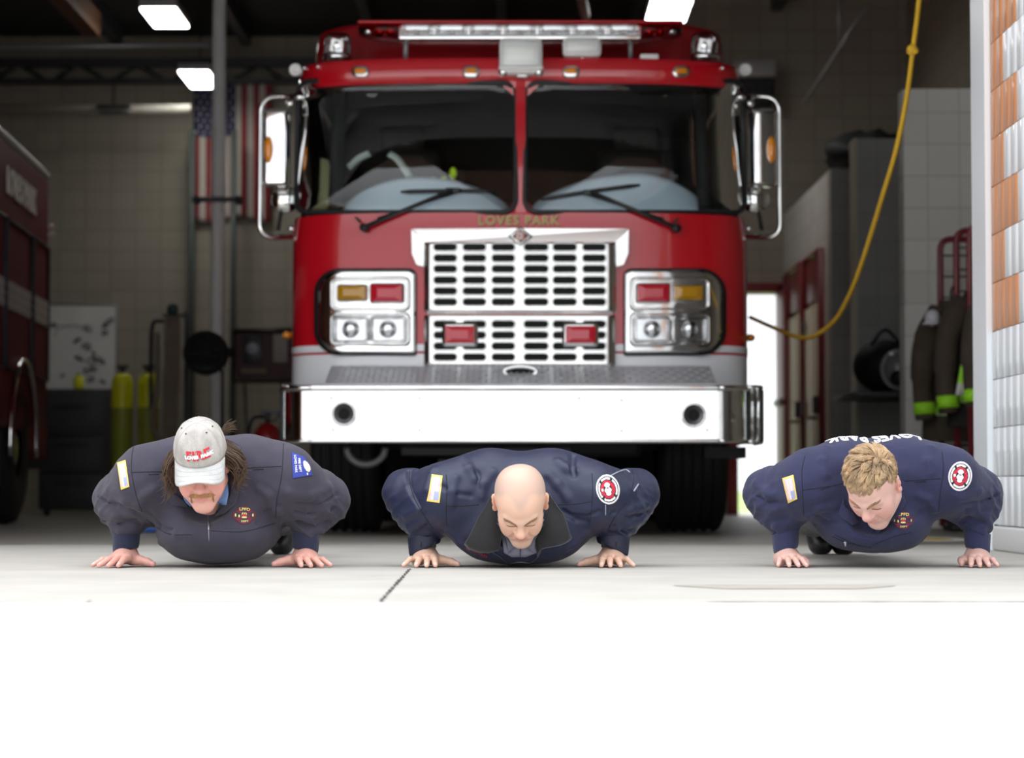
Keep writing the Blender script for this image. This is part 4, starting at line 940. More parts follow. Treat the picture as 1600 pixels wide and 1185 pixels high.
# sloped tread plate behind the bumper top
yt0, yt1 = 12.36, 12.80
tr = MB(); za, zb3 = PZ(600, yt0), PZ(572, yt1); xa0, xa1 = PX(507, yt0), PX(1120, yt0)
tr.prism([(xa0, yt0, za), (xa1, yt0, za), (xa1, yt1, zb3), (xa0, yt1, zb3)], (0, 0, -.02)); tro = tr.build('tread_plate', M_tread, eng)
dm = MB(); nx, ny = 62, 6
for i in range(nx):
    for j in range(ny):
        u = (i + .5) / nx; v = (j + .5) / ny; c = Vector((xa0 + (xa1 - xa0) * u, yt0 + (yt1 - yt0) * v, za + (zb3 - za) * v + .003))
        an = R(45) if (i + j) % 2 else R(-45); dx, dy = .014 * math.cos(an), .03 * math.sin(an); e = Vector((dx, dy, (zb3 - za) / (yt1 - yt0) * dy)); q = Vector((-dy * .18, dx * .5, (zb3 - za) / (yt1 - yt0) * dx * .5))
        dm.add([c - e, c + q * .7, c + e, c - q * .7, c + Vector((0, 0, .006))], [(0, 1, 4), (1, 2, 4), (2, 3, 4), (3, 0, 4)])
dm.build('tread_lugs', M_tread, tro)
b = MB(); cE = P(813, 581, 12.62); b.tube([cE + Vector((.085 * math.cos(a), -.01, .026 * math.sin(a))) for a in np.linspace(0, 2 * PI, 36)[:-1]], .011, 8, closed=True); b.build('tow_eye', M_poly, tro)
b = MB(); b.lathe([(.0, 0), (.07, 0)], cE, 'y', 24, M=Matrix(((1, 0, 0), (0, 0, 1), (0, .3, 0)))); b.build('tow_hole', M_void, tro)

# ---- wheels and undercarriage
def tyre(xc_, Yc, r_, wd, name='tyre'):
    prof = [(r_ * .6, -wd / 2), (r_ * .9, -wd / 2), (r_ * .975, -wd * .45), (r_, -wd * .36)]
    for k in range(5): a = -wd * .3 + k * wd * .15; prof += [(r_, a - .02), (r_ * .975, a - .012), (r_ * .975, a + .012), (r_, a + .02)]
    prof += [(r_, wd * .36), (r_ * .975, wd * .45), (r_ * .9, wd / 2), (r_ * .6, wd / 2)]
    o = MB().lathe(prof, (xc_, Yc, r_), 'x', 56).build('front_wheel', M_black, eng)
    MB().lathe([(0, -wd * .2), (r_ * .3, -wd * .2), (r_ * .6, -wd * .45), (r_ * .62, wd * .45), (0, wd * .3)], (xc_, Yc, r_), 'x', 32).build('wheel_rim', M_brush, o)
tyre(XC - .98, 14.0, .54, .38); tyre(XC + .98, 14.0, .54, .38)
b = MB(); b.box((XC, 14.0, .55), (1.6, .16, .16), bev=.02); b.box((XC - .42, 16, .72), (.1, 6.5, .25)); b.box((XC + .42, 16, .72), (.1, 6.5, .25)); b.box((XC, 13.2, .52), (1.3, .35, .2), bev=.03); b.box((XC, 14.4, .75), (.9, 1.3, .5), bev=.08); b.build('chassis', M_iron, eng)
b = MB(); b.tube([P(572 + 30 * math.cos(a), 700 + 26 * math.sin(a), 12.9) for a in np.linspace(0, PI, 16)], .02, 8); b.build('tow_hook', M_pipe, eng)
b = MB(); b.box((PX(760, 12.9), 12.9, PZ(706, 12.9)), (.9, .06, .035)); b.build('skid_bar', mat('skid_grey', (.07, .07, .07), .6), eng); b = MB(); b.box((PX(1130, 13), 13.0, PZ(708, 13)), (.22, .3, .06)); b.build('step_bracket', M_iron, eng)
b = MB(); b.box((XC, 18.1, 1.62), (2.40, 5.2, 1.9), bev=.04); b.build('rear_body', M_red, eng)
b = MB(); b.box((XC, 16.6, .62), (2.2, 5.5, .3)); b.build('under_skirt', M_iron, eng)
for sx in (-1, 1):
    o = MB().lathe([(.3, -.28), (.48, -.28), (.53, -.2), (.53, .2), (.48, .28), (.3, .28)], (XC + sx * .9, 18.6, .53), 'x', 40).build('rear_wheel', M_black, eng)
# ================================================================== implicit surfaces for the figures
def arr(p): return np.asarray(p, dtype=np.float64)
def rotm(rx=0, ry=0, rz=0): return np.array(Euler((R(rx), R(ry), R(rz)), 'XYZ').to_matrix())
class Cone:
    def __init__(s, a, b, ra, rb, k=.02, op=0, fl=None, ax=None):
        s.a, s.b, s.ra, s.rb, s.k, s.op = arr(a), arr(b), ra, rb, k, op; s.ab = s.b - s.a; s.l2 = max(1e-9, s.ab @ s.ab)
        s.fl, s.ax = fl, (None if ax is None else arr(ax) / np.linalg.norm(ax))
    def d(s, P_):
        pa = P_ - s.a; h = np.clip(pa @ s.ab / s.l2, 0, 1); q = pa - h[:, None] * s.ab
        if s.fl is not None:           # flattened across direction ax
            c = q @ s.ax; q = q + np.outer(c * (s.fl - 1), s.ax)
        return np.sqrt((q * q).sum(1)) - (s.ra + (s.rb - s.ra) * h)
class Ell:
    def __init__(s, c, r, M=None, k=.03, op=0): s.c, s.r, s.M, s.k, s.op = arr(c), arr(r), (None if M is None else np.asarray(M)), k, op
    def d(s, P_):
        p = P_ - s.c
        if s.M is not None: p = p @ s.M            # world -> local (M columns are the local axes)
        k0 = np.sqrt(((p / s.r) ** 2).sum(1)); k1 = np.sqrt(((p / s.r ** 2) ** 2).sum(1)) + 1e-9
        return k0 * (k0 - 1) / k1
class Box:
    def __init__(s, c, h, rad, M=None, k=.01, op=0): s.c, s.h, s.rad, s.M, s.k, s.op = arr(c), arr(h), rad, (None if M is None else np.asarray(M)), k, op
    def d(s, P_):
        p = P_ - s.c
        if s.M is not None: p = p @ s.M
        q = np.abs(p) - (s.h - s.rad); return np.sqrt((np.maximum(q, 0) ** 2).sum(1)) + np.minimum(q.max(1), 0) - s.rad
class Half:                               # removes everything below a plane
    def __init__(s, c, n, k=.004): s.c, s.n, s.k, s.op = arr(c), arr(n) / np.linalg.norm(n), k, 2
    def d(s, P_): return (P_ - s.c) @ s.n
def smin(a, b, k): h = np.maximum(k - np.abs(a - b), 0) / k; return np.minimum(a, b) - h * h * k * .25
def smax(a, b, k): return -smin(-a, -b, k)
def field(prims, P_, disp=None):
    d = np.full(len(P_), 1e3)
    for p in prims:
        q = p.d(P_)
        if p.op == 0: d = smin(d, q, p.k)
        elif p.op == 1: d = smax(d, -q, p.k)
        else: d = smax(d, q, p.k)
    if disp is not None: d = d + disp(P_)
    return d
def sdf_mesh(prims, h, lo, hi, disp=None, margin=.012, B=12):
    """sparse surface nets -> verts (n,3), quads (m,4)"""
    lo = arr(lo); nb = np.ceil((arr(hi) - lo) / (h * B)).astype(int); rad = h * B * .5 * 1.7321
    I = np.stack(np.meshgrid(*[np.arange(n) for n in nb], indexing='ij'), -1).reshape(-1, 3)
    C = lo + (I + .5) * h * B
    D = np.stack([p.d(C) for p in prims], 0)
    tot = field(prims, C)
    act = np.where(np.abs(tot) < rad * 1.25 + margin)[0]
    g1 = np.stack(np.meshgrid(*[np.arange(B + 1)] * 3, indexing='ij'), -1).reshape(-1, 3)
    ops = np.array([p.op for p in prims]); ks = np.array([p.k for p in prims])
    GD = {}
    verts, keys, edges = [], [], []
    cid = np.stack(np.meshgrid(*[np.arange(B)] * 3, indexing='ij'), -1).reshape(-1, 3)
    corner = np.array([[i, j, k] for i in (0, 1) for j in (0, 1) for k in (0, 1)])
    ed = [(0, 4), (1, 5), (2, 6), (3, 7), (0, 2), (1, 3), (4, 6), (5, 7), (0, 1), (2, 3), (4, 5), (6, 7)]
    BIG = 1 << 12
    def key(ijk): return (ijk[:, 0] + 2) * BIG * BIG + (ijk[:, 1] + 2) * BIG + (ijk[:, 2] + 2)
    for a in act:
        dmin = D[ops == 0, a].min()
        use = [p for j, p in enumerate(prims) if (p.op == 0 and D[j, a] < dmin + 2 * rad * 1.15 + p.k + .01) or (p.op != 0 and ((p.op == 1 and D[j, a] < rad * 1.3 + p.k + .02) or (p.op == 2 and D[j, a] > -rad * 1.3 - p.k - .02)))]
        base = I[a] * B; Pt = lo + (base + g1) * h
        v = field(use, Pt, disp).reshape(B + 1, B + 1, B + 1)
        s = v < 0
        if s.all() or not s.any(): continue
        cs = np.stack([v[c[0]:c[0] + B, c[1]:c[1] + B, c[2]:c[2] + B] for c in corner], -1).reshape(-1, 8)
        sg = cs < 0; m = sg.any(1) & ~sg.all(1); idx = np.where(m)[0]; cs = cs[idx]; sg = sg[idx]
        acc = np.zeros((len(idx), 3)); cnt = np.zeros(len(idx))
        for (e0, e1) in ed:
            x = sg[:, e0] != sg[:, e1]; t = np.where(x, cs[:, e0] / np.where(x, cs[:, e0] - cs[:, e1], 1), 0)
            acc += np.where(x[:, None], corner[e0] + t[:, None] * (corner[e1] - corner[e0]), 0); cnt += x
        cell = base + cid[idx]; verts.append(lo + (cell + acc / cnt[:, None]) * h); keys.append(key(cell))
        for ax in range(3):
            sl0 = [slice(0, B)] * 3; sl1 = [slice(0, B)] * 3; sl1[ax] = slice(1, B + 1)
            x = s[tuple(sl0)] != s[tuple(sl1)]; w_ = np.argwhere(x)
            if len(w_): edges.append((ax, base + w_, s[tuple(sl0)][x]))
    V = np.concatenate(verts); K = np.concatenate(keys); o = np.argsort(K); K = K[o]; V = V[o]
    quads = []
    for ax, ij, ins in edges:
        u, w_ = (ax + 1) % 3, (ax + 2) % 3; q = []
        ok = np.ones(len(ij), bool)
        for (du, dw) in ((0, 0), (-1, 0), (-1, -1), (0, -1)):
            c = ij.copy(); c[:, u] += du; c[:, w_] += dw; kk = key(c); pos = np.clip(np.searchsorted(K, kk), 0, len(K) - 1); ok &= K[pos] == kk; q.append(pos)
        q = np.stack(q, 1); q[~ins] = q[~ins][:, ::-1]; quads.append(q[ok])
    return V, np.concatenate(quads)
def np_object(name, V, Q, mats, parent, colors=None, mi=None):
    me = bpy.data.meshes.new(name); nq = len(Q)
    me.vertices.add(len(V)); me.vertices.foreach_set('co', np.ascontiguousarray(V, dtype=np.float32).ravel())
    me.loops.add(nq * 4); me.loops.foreach_set('vertex_index', np.ascontiguousarray(Q, dtype=np.int32).ravel())
    me.polygons.add(nq); me.polygons.foreach_set('loop_start', np.arange(nq, dtype=np.int32) * 4)
    me.update(calc_edges=True)
    me.polygons.foreach_set('use_smooth', np.ones(nq, bool))
    for m in (mats if isinstance(mats, (list, tuple)) else [mats]): me.materials.append(m)
    if mi is not None: me.polygons.foreach_set('material_index', mi.astype(np.int32))
    if colors is not None:
        ca = me.color_attributes.new('tone', 'FLOAT_COLOR', 'POINT'); ca.data.foreach_set('color', np.concatenate([colors, np.ones((len(V), 1))], 1).astype(np.float32).ravel())
    me.validate(); me.update(); o = bpy.data.objects.new(name, me); COL.objects.link(o); o.parent = parent; return o
def grad(f, P_, e=.002):
    g = np.stack([f(P_ + np.eye(3)[i] * e) - f(P_ - np.eye(3)[i] * e) for i in range(3)], 1); return g / (np.linalg.norm(g, axis=1)[:, None] + 1e-9)
def march(f, O, dirn, tmax=2.0, it=90):
    dirn = arr(dirn) / np.linalg.norm(dirn); t = np.zeros(len(O))
    for _ in range(it): t = np.minimum(t + np.clip(f(O + t[:, None] * dirn), -.02, .1) * .8, tmax)
    return O + t[:, None] * dirn
def nz(P_, f, seed=0):
    """cheap smooth noise, about -1..1"""
    x, y, z = (P_ * f).T; s = seed * 1.7
    a = np.sin(x * 1.0 + 1.3 * np.sin(y * .9 + s) + s) * np.sin(y * 1.1 + 1.1 * np.sin(z * 1.2 + s * 2)) + np.sin(z * 1.05 + 1.2 * np.sin(x * .8 + s * 3) + 2 * s) * .7
    return a / 1.5
# ================================================================== the three men doing push-ups
Y_MEN = 7.95
def skin_mat(name, rough=.5):
    m = mat(name, (.8, .55, .45), rough, sss=.12, bump=.05, bscale=350); nt = m.node_tree; b = nt.nodes['Principled BSDF']
    a = nt.nodes.new('ShaderNodeVertexColor'); a.layer_name = 'tone'; nt.links.new(a.outputs[0], b.inputs['Base Color']); return m
def cloth_mat(name, col, rough=.85, sheen=.25, fine=420, var=.12):
    return mat(name, col, rough, bump=.25, bscale=fine, var=var, vscale=14, sheen=sheen, spec=.25)
M_skin = skin_mat('skin')
M_seam = mat('seam_thread', (.012, .012, .018), .9)
M_zip = mat('zip_metal', (.35, .35, .36), .35, .8)
M_trous = cloth_mat('trouser_navy', (.012, .014, .022))
M_bootm = mat('boot_leather', (.008, .008, .009), .4)
M_bw, M_bb, M_br = mat('badge_white', (.85, .84, .84), .8), mat('badge_black', (.015, .015, .018), .8), mat('badge_red', (.55, .02, .05), .8)
M_fgold, M_fst, M_fwh, M_fbl = mat('patch_gold', (.85, .62, .16), .8), mat('patch_stripe', (.72, .42, .42), .8), mat('patch_white', (.85, .80, .80), .8), mat('patch_blue', (.38, .42, .62), .8)
M_cy, M_cr = mat('crest_yellow', (.85, .68, .22), .8), mat('crest_red', (.20, .012, .03), .8)

class Man:
    def __init__(s, cx_px, label, p):
        s.x0 = PX(cx_px, Y_MEN); s.p = p; s.root = thing('person', label, 'person', (s.x0, Y_MEN, 0)); s.org = arr((s.x0, Y_MEN, 0)); s.cam = arr((-s.x0, -Y_MEN, CAM_H))
    def L(s, px, py, y=0.0):
        q = P(px, py, Y_MEN + y); return arr((q.x - s.x0, y, q.z))
    def sym(s, v): return [arr((-v[0], v[1], v[2])), arr(v)]
    # ---- anatomy
    def head_prims(s):
        c, M, k = arr(s.p['head']), s.HM, s.p.get('hs', 1.06); s.hc, s.hk = c, k
        H = lambda x, y, z: c + M @ (k * arr((x, y, z)))
        E = lambda x, y, z, rx, ry, rz, kk=.02, op=0, Q=None: Ell(H(x, y, z), k * arr((rx, ry, rz)), M if Q is None else M @ Q, kk, op)
        Cn = lambda a, b, ra, rb, kk=.012, op=0: Cone(H(*a), H(*b), k * ra, k * rb, kk, op)
        p_ = s.p; ex = p_.get('ear_x', .079); w = s.p.get('face_w', 1.0); pr = [
            E(0, .012, .043, .077, .098, .080, .03), *([E(-.024, .030, .058, .050, .062, .060, .04), E(.024, .030, .058, .050, .062, .060, .04)] if p_.get('bald') else []), E(0, -.012, .02, .071, .084, .075, .03), E(0, -.030, -.035, .060 * w, .060, .080, .03),
            Cn((-.048 * w, .0, -.055), (-.012, -.068, -.108), .026, .020, .03), Cn((.048 * w, .0, -.055), (.012, -.068, -.108), .026, .020, .03),
            E(0, -.070, -.106, .024, .019, .017, .02),
            E(-.043 * w, -.058, -.014, .026, .026, .024, .03), E(.043 * w, -.058, -.014, .026, .026, .024, .03),     # cheekbones
            E(-.038 * w, -.060, -.05, .024, .024, .026, .03), E(.038 * w, -.060, -.05, .024, .024, .026, .03),       # cheeks
            Cn((-.044, -.076, .026), (-.011, -.092, .018), .011, .012, .014), Cn((.044, -.076, .026), (.011, -.092, .018), .011, .012, .014),   # brows
            E(-.033, -.096, .003, .018, .016, .011, .013, 1), E(.033, -.096, .003, .018, .016, .011, .013, 1),       # sockets
            E(-.032, -.077, .004, .0155, .0135, .0125, .006), E(.032, -.077, .004, .0155, .0135, .0125, .006),       # lids
            Cn((0, -.089, .018), (0, -.111, -.020), .0090, .0135, .012), E(0, -.113, -.026, .0150, .013, .012, .01),  # nose
            E(-.0155, -.099, -.030, .010, .012, .009, .008), E(.0155, -.099, -.030, .010, .012, .009, .008),
            E(-.0075, -.108, -.0395, .0046, .007, .004, .004, 1), E(.0075, -.108, -.0395, .0046, .007, .004, .004, 1),  # nostrils
            E(0, -.084, -.058, .030, .014, .020, .02),
            Cn((-.022, -.088, -.060), (0, -.098, -.0545), .0035, .0065, .006), Cn((.022, -.088, -.060), (0, -.098, -.0545), .0035, .0065, .006),
            Cn((-.020, -.088, -.064), (0, -.096, -.0685), .004, .0075, .006), Cn((.020, -.088, -.064), (0, -.096, -.0685), .004, .0075, .006)]
        g = s.p.get('grin', .002)
        pr += [Cn((-.025, -.092, -.0605 + g), (0, -.108, -.0625), .0012, .0026, .004, 1), Cn((.025, -.092, -.0605 + g), (0, -.108, -.0625), .0012, .0026, .004, 1)]
        # smile folds
        for q in (-1, 1): pr.append(Cn((q * .020, -.100, -.033), (q * .037, -.083, -.066), .0018, .0024, .012, 1))
        for q in (-1, 1):            # ears
            Q = rotm(-8, q * 14, q * 22)
            pr += [E(q * ex, .014, .0, .0075, .020, .033, .006, 0, Q), E(q * ex, .010, -.024, .008, .011, .012, .006, 0, Q), E(q * (ex + .008), .008, .004, .0055, .011, .020, .004, 1, Q), Cn((q * .07, .016, 0), (q * ex, .016, 0), .016, .008, .008)]
        s.H = H; s.hp = pr; return pr
    def face(s, xz, out=0.0):
        """points of the face at head coordinates (x, z), lifted by out"""
        O = np.stack([s.H(x, -.17, z) for x, z in xz]); q = march(lambda Q_: field(s.hp, Q_), O, s.HM @ arr((0, 1, 0)), .3, 60); q = (q - s.hc) @ s.HM / s.hk; q[:, 1] -= out; return q
    def hand_prims(s, side, wr, ang, sc, sp):
        """palm on the ground; side = -1 for the hand at picture left; ang = heading of the fingers off the camera axis (deg)"""
        w = arr(wr); a = R(ang); f = arr((math.sin(a), -math.cos(a), 0)); l = arr((side * math.cos(a), side * math.sin(a), 0)); u = arr((0, 0, 1))
        l = np.cross(f, u) * (1 if side < 0 else -1); l = -l if (l[0] * side) < 0 else l      # l points to the little finger (outwards)
        g = arr((w[0], w[1], 0)); T = lambda a_, b_, c_: g + f * a_ * sc + l * b_ * sc + u * c_
        pr = [Cone(T(-.03, 0, .085), T(.0, 0, .052), .028, .027, .02),
              Cone(T(.0, 0, .050), T(.045, .000, .034), .026, .024, .02), Cone(T(.01, -.020, .034), T(.072, -.028, .031), .020, .0125, .018), Cone(T(.01, .018, .034), T(.066, .030, .026), .018, .0115, .018),
              Cone(T(.01, 0, .038), T(.078, -.008, .034), .02, .013, .016), Cone(T(.01, .008, .036), T(.075, .012, .031), .02, .0125, .016),
              Cone(T(.0, -.022, .028), T(.03, -.040, .022), .020, .016, .018), Cone(T(.0, .025, .022), T(.05, .030, .016), .018, .012, .018)]
        ln = [(-.028, .031, .074, sp[0]), (-.008, .034, .082, sp[1]), (.012, .031, .076, sp[2]), (.031, .026, .060, sp[3])]; tips = []
        for b, z, L_, da in ln:
            d = math.sin(R(da)), math.cos(R(da)); x0 = .074 if b != .031 else .066
            q = [T(x0 + d[1] * L_ * t, b + d[0] * L_ * t, zz) for t, zz in ((0, z), (.46, .026), (.76, .0155), (1, .0088))]
            rr_ = [.0115, .0098, .0088, .0072] if b != .031 else [.0100, .0086, .0077, .0064]
            for i in range(3): pr.append(Cone(q[i], q[i + 1], rr_[i] * sc, rr_[i + 1] * sc, .0035))
            tips.append((q[3], q[2], rr_[3] * sc))
        tx = s.p.get('thumb', (.045, -.098)); q = [T(.004, -.026, .026), T(.028, -.056, .022), T(.028 + (tx[0] - .028) * .55, -.056 + (tx[1] + .056) * .55, .017), T(tx[0], tx[1], .0105)]
        rr_ = [.017, .0135, .0115, .0085]
        for i in range(3): pr.append(Cone(q[i], q[i + 1], rr_[i] * sc, rr_[i + 1] * sc, .008))
        tips.append((q[3], q[2], .0085 * sc)); return pr, tips
    # ---- build
    def build(s):
        p = s.p; s.HM = rotm(0, 0, p['yaw']) @ rotm(p['pitch'], 0, 0) @ rotm(0, p.get('roll', 0), 0)
        head = s.head_prims()
        sh = [arr(p['shL']), arr(p['shR'])]; el = [arr(p['elL']), arr(p['elR'])]; wr = [arr(p['wrL']), arr(p['wrR'])]
        body = []; tips = []; prot = [(0, .16, .20, .17, .21, .12), (0, .45, .22, .16, .2, .105), (0, .66, .225, .16, .16, .115)]
        for (x, y, z, a, b, c) in prot: body.append(Ell((x + p.get('cx', 0), y, z + p.get('tz', 0)), (a, b, c), None, .08))
        hip, kn, an = (.09, .72, .21), (.10, 1.12, .165), (p.get('foot', .075), 1.47, .155)
        legs = []
        for q in (-1, 1):
            A, B_, C_ = [arr((q * v[0] + p.get('cx', 0) + p.get('foot_dx', 0) * (v[1] - .72) / .75, v[1], v[2])) for v in (hip, kn, an)]
            body += [Cone(A, B_, .085, .058, .05), Cone(B_, C_, .056, .036, .03), Cone(C_, C_ + arr((0, -.015, -.12)), .034, .03, .02)]; legs.append((A, B_, C_))
        nb = s.H(0, .035, -.05); body += [Cone(nb, (p.get('cx', 0) * .5 + s.hc[0] * .4, -.02, .235 + p.get('tz', 0)), .060, .068, .05)]
        for i in (0, 1):
            body += [Cone((p.get('cx', 0) + sh[i][0] * .3, .0, sh[i][2]), sh[i], .08, .075, .05), Cone(sh[i], el[i], .062, .044, .03), Cone(el[i], wr[i] + arr((0, .004, .095)), .040, .032, .03), Cone(wr[i] + arr((0, .004, .095)), wr[i] + arr((0, 0, .015)), .032, .027, .03)]
            hp, tp = s.hand_prims((-1, 1)[i], wr[i] + arr((0, -.0, 0)), p['hang'][i], p.get('hand', 1.05), p.get('spread', (-14, -3, 8, 26))); body += hp; tips += tp
        prims = body + head + [Half((0, 0, .0012), (0, 0, -1), .002)]
        s.bodyf = lambda Q: field(prims, Q)
        V, Q = sdf_mesh(prims, .0027, (-.62, -.48, -.01), (.62, 1.62, .55))
        # natural tone: lips, cheeks, stubble, knuckles (attached to the anatomy)
        hl = (V - s.hc) @ s.HM / s.hk; X, Y, Z = hl.T; isH = (np.abs(X) < .12) & (np.abs(Y) < .14) & (Z > -.135) & (Z < .14)
        col = np.tile(arr(p['tone']), (len(V), 1)); n = nz(V, 45, 3); col *= (1 + .045 * n)[:, None]
        def blend(mask, c): return col * (1 - mask[:, None]) + arr(c) * mask[:, None]
        g3 = lambda x, y, z, r: np.exp(-(((X - x) ** 2 + (Y - y) ** 2 + (Z - z) ** 2) / r ** 2)) * isH
        red = arr(p['red'])
        for q in (-1, 1): col = blend(.55 * g3(q * .045, -.07, -.03, .03), red)
        col = blend(.6 * g3(0, -.112, -.026, .018), red)
        for q in (-1, 1): col = blend(.55 * g3(q * .082, .012, 0, .03), red)
        lip = np.exp(-((Z + .0625) / .0085) ** 2 - (X / .023) ** 4) * (Y < -.078) * isH; col = blend(.92 * np.clip(lip, 0, 1), p['lip'])
        if 'stubble' in p:
            hair = (np.clip((Z - .060 + .9 * np.clip(-Y - .03, 0, 1) * 0 + np.abs(X) * -.25 + .55 * np.clip(-Y - .055, 0, 1)) / .012, 0, 1)) * isH
            line = .083 - .018 * np.exp(-(X / .022) ** 2) + .012 * np.exp(-((np.abs(X) - .045) / .018) ** 2) - .8 * np.clip(Y + .05, 0, 1)
            hair = np.clip((Z - line) / .022, 0, 1) * isH * (Y < .15); top = np.exp(-((X / .055) ** 2 + ((Y - .0) / .07) ** 2)) * (Z > .05)
            col = blend((.50 * hair * (1 - .5 * top)), p['stubble'])
            jaw = np.clip((-.052 - Z) / .02, 0, 1) * (Y < .01) * isH * (1 - lip); col = blend(.16 * jaw, p['stubble'])
        hd = (V[:, 2] < .06) & (V[:, 1] < .25) & (np.abs(V[:, 0] - p.get('cx', 0)) > .17)
        for t0, t1, r_ in tips:
            d_ = np.linalg.norm(V - t0, axis=1); col = blend(.5 * np.exp(-(d_ / .014) ** 2), p['tipc'])
            nl = np.linalg.norm(V - (t0 + arr((0, 0, r_ * .75)) + (t1 - t0) * .05), axis=1); col = blend(.7 * np.clip(1 - nl / .0065, 0, 1) ** .4 * (nl < .0065), (.86, .66, .60))
        col = blend(hd * .12 * np.clip(nz(V, 120, 6), 0, 1), red)
        s.tone_body = np_object('body', V, Q, M_skin, s.root, np.clip(col, 0, 1))
        # ---- trousers and boots
        tr = []
        tr.append(Ell((p.get('cx', 0), .66, .22), (.185, .2, .14), None, .06))
        for A, B_, C_ in legs: tr += [Cone(A, B_, .105, .080, .05), Cone(B_, C_ + arr((0, 0, -.02)), .078, .064, .04)]
        V, Q = sdf_mesh(tr, .007, (-.4, .4, .0), (.4, 1.6, .42), lambda q: .004 * nz(q, 30, 1)); np_object('trousers', V, Q, M_trous, s.root)
        for A, B_, C_ in legs:
            b = [Cone(C_, C_ + arr((0, -.02, -.085)), .055, .05, .03), Cone(C_ + arr((0, .03, -.05)), C_ + arr((0, -.03, -.118)), .045, .042, .03), Cone(C_ + arr((0, -.03, -.112)), C_ + arr((0, -.055, -.118)), .04, .036, .02), Half((0, 0, .002), (0, 0, -1), .004)]
            V, Q = sdf_mesh(b, .006, (C_[0] - .12, C_[1] - .15, -.01), (C_[0] + .12, C_[1] + .15, .25)); np_object('boot', V, Q, M_bootm, s.root)
        # ---- jacket
        J = []; tx, tz = p.get('cx', 0), p.get('tz', 0)
        for e in p['torso']: J.append(Ell((e[0] + tx, e[1], e[2]), e[3:6], None, e[6] if len(e) > 6 else .07))
        for i in (0, 1):
            q = (-1, 1)[i]; sr = p.get('sleeve', (.105, .074, .052))
            J += [Cone((tx + (sh[i][0] - tx) * .45, .03, sh[i][2] + .02), sh[i], sr[0] + .015, sr[0], .08), Cone(sh[i], el[i], sr[0], sr[1], .05), Cone(el[i], wr[i] + arr((0, .004, .095)), sr[1], sr[2], .035),
                  Ell((sh[i] + el[i]) * .5 + arr((0, .02, p.get('hangz', -.05))), (.09, .10, p.get('hangr', .075)), None, .06)]
        for i in (0, 1): J.append(Half(wr[i] + arr((0, 0, p.get('cuffz', .012))), (0, 0, -1), .006) if False else Cone((9, 9, 9), (9, 9, 9.1), .001, .001, .001))
        base = list(J); fb = lambda Q_: field(base, Q_)
        for f in p.get('folds', []):
            pts = s.trace_px(fb, f[:-2]); r_, op = f[-2], f[-1]
            pts = pts[np.abs(fb(pts)) < .012]
            if len(pts) < 2: continue
            pts = pts - grad(fb, pts, .004) * (r_ * (.55 if op == 0 else -.2))
            for a, b in zip(pts[:-1], pts[1:]): J.append(Cone(a, b, r_, r_, .018 if op == 0 else .011, op))
        el_, wr_, sh_ = el, wr, sh; amp = p.get('amp', 1.0)
        def disp(Q_):
            d = -.0022 * amp * nz(Q_, 24, 1) - .0016 * amp * nz(Q_ * arr((1, .6, 1.7)), 46, 2)
            for i in (0, 1):
                ab = wr_[i] - el_[i]; L2 = ab @ ab; t = (Q_ - el_[i]) @ ab / L2; q = Q_ - el_[i] - t[:, None] * ab; near = np.exp(-(q * q).sum(1) / .012) * np.exp(-((t - .42) / .45) ** 4)
                ln = t * math.sqrt(L2); sg = (1, -1)[i]
                w1 = np.stack([ln * 62 + q[:, 0] * sg * 26 + 1.1 * nz(Q_, 21, 3 + i), q[:, 0] * 17 + 3 * i, (q[:, 1] + q[:, 2]) * 17], 1)
                w2 = np.stack([ln * 105 - q[:, 0] * sg * 30 + 1.3 * nz(Q_, 33, 5 + i), q[:, 0] * 30, (q[:, 1] - q[:, 2]) * 30 + 2 * i], 1)
                r1 = 1 - np.abs(np.sin(w1[:, 0]) * (.65 + .35 * np.sin(w1[:, 1] * 1.3 + w1[:, 2]))); r2 = 1 - np.abs(np.sin(w2[:, 0]) * np.sin(w2[:, 1] + .7 * w2[:, 2]))
                d = d - amp * near * (.0180 * (r1 ** 1.6 - .30) + .0055 * (r2 ** 2 - .3))
                ab = el_[i] - sh_[i]; L2 = ab @ ab; t = (Q_ - sh_[i]) @ ab / L2; q = Q_ - sh_[i] - t[:, None] * ab; near = np.exp(-(q * q).sum(1) / .02) * np.exp(-((t - .75) / .4) ** 4)
                d = d - .0022 * amp * near * np.sin(t * 15 + 12 * q[:, 2] + 1.5 * nz(Q_, 13, 7 + i))
            return d
        nk = s.H(0, .02, -.10)
        J.append(Ell(p.get('neck_c', nk), p.get('neck_r', (.075, .09, .075)), None, .03, 1))
        J.append(Half((0, 0, p.get('belly_z', .004)), (0, 0, -1), .03))
        s.J = J; s.jf = lambda Q_: field(J, Q_, disp)
        V, Q = sdf_mesh(J, .0034, (-.6, -.4, -.02), (.6, 1.0, .56), disp, .02)
        s.jacket = np_object('jacket', V, Q, p['jmat'], s.root)
        # cuffs
        for i in (0, 1):
            c0 = wr[i] + arr((0, .004, .078)); c1 = wr[i] + arr((0, -.004, p.get('cuffz', .030))); r0, r1 = p.get('cuffr', (.050, .046)); tilt = (-1, 1)[i]
            b = MB(); ax = Vector(c1 - c0); nseg = 64
            def cuff(u, v, c0=c0, c1=c1, tilt=tilt):
                a = 2 * PI * u; t = min(1.0, v / .8); rr_ = (r0 + (r1 - r0) * t) * (1 + .020 * math.cos(a * 24) * p.get('rib', 1)) * (1 if v <= .8 else 1 - (v - .8) * 1.6)
                c = c0 + (c1 - c0) * t; return Vector((c[0] + rr_ * math.cos(a), c[1] + rr_ * 1.02 * math.sin(a), c[2] - tilt * rr_ * math.cos(a) * p.get('cuff_tilt', .35) + (0 if v <= .8 else (v - .8) * .02)))
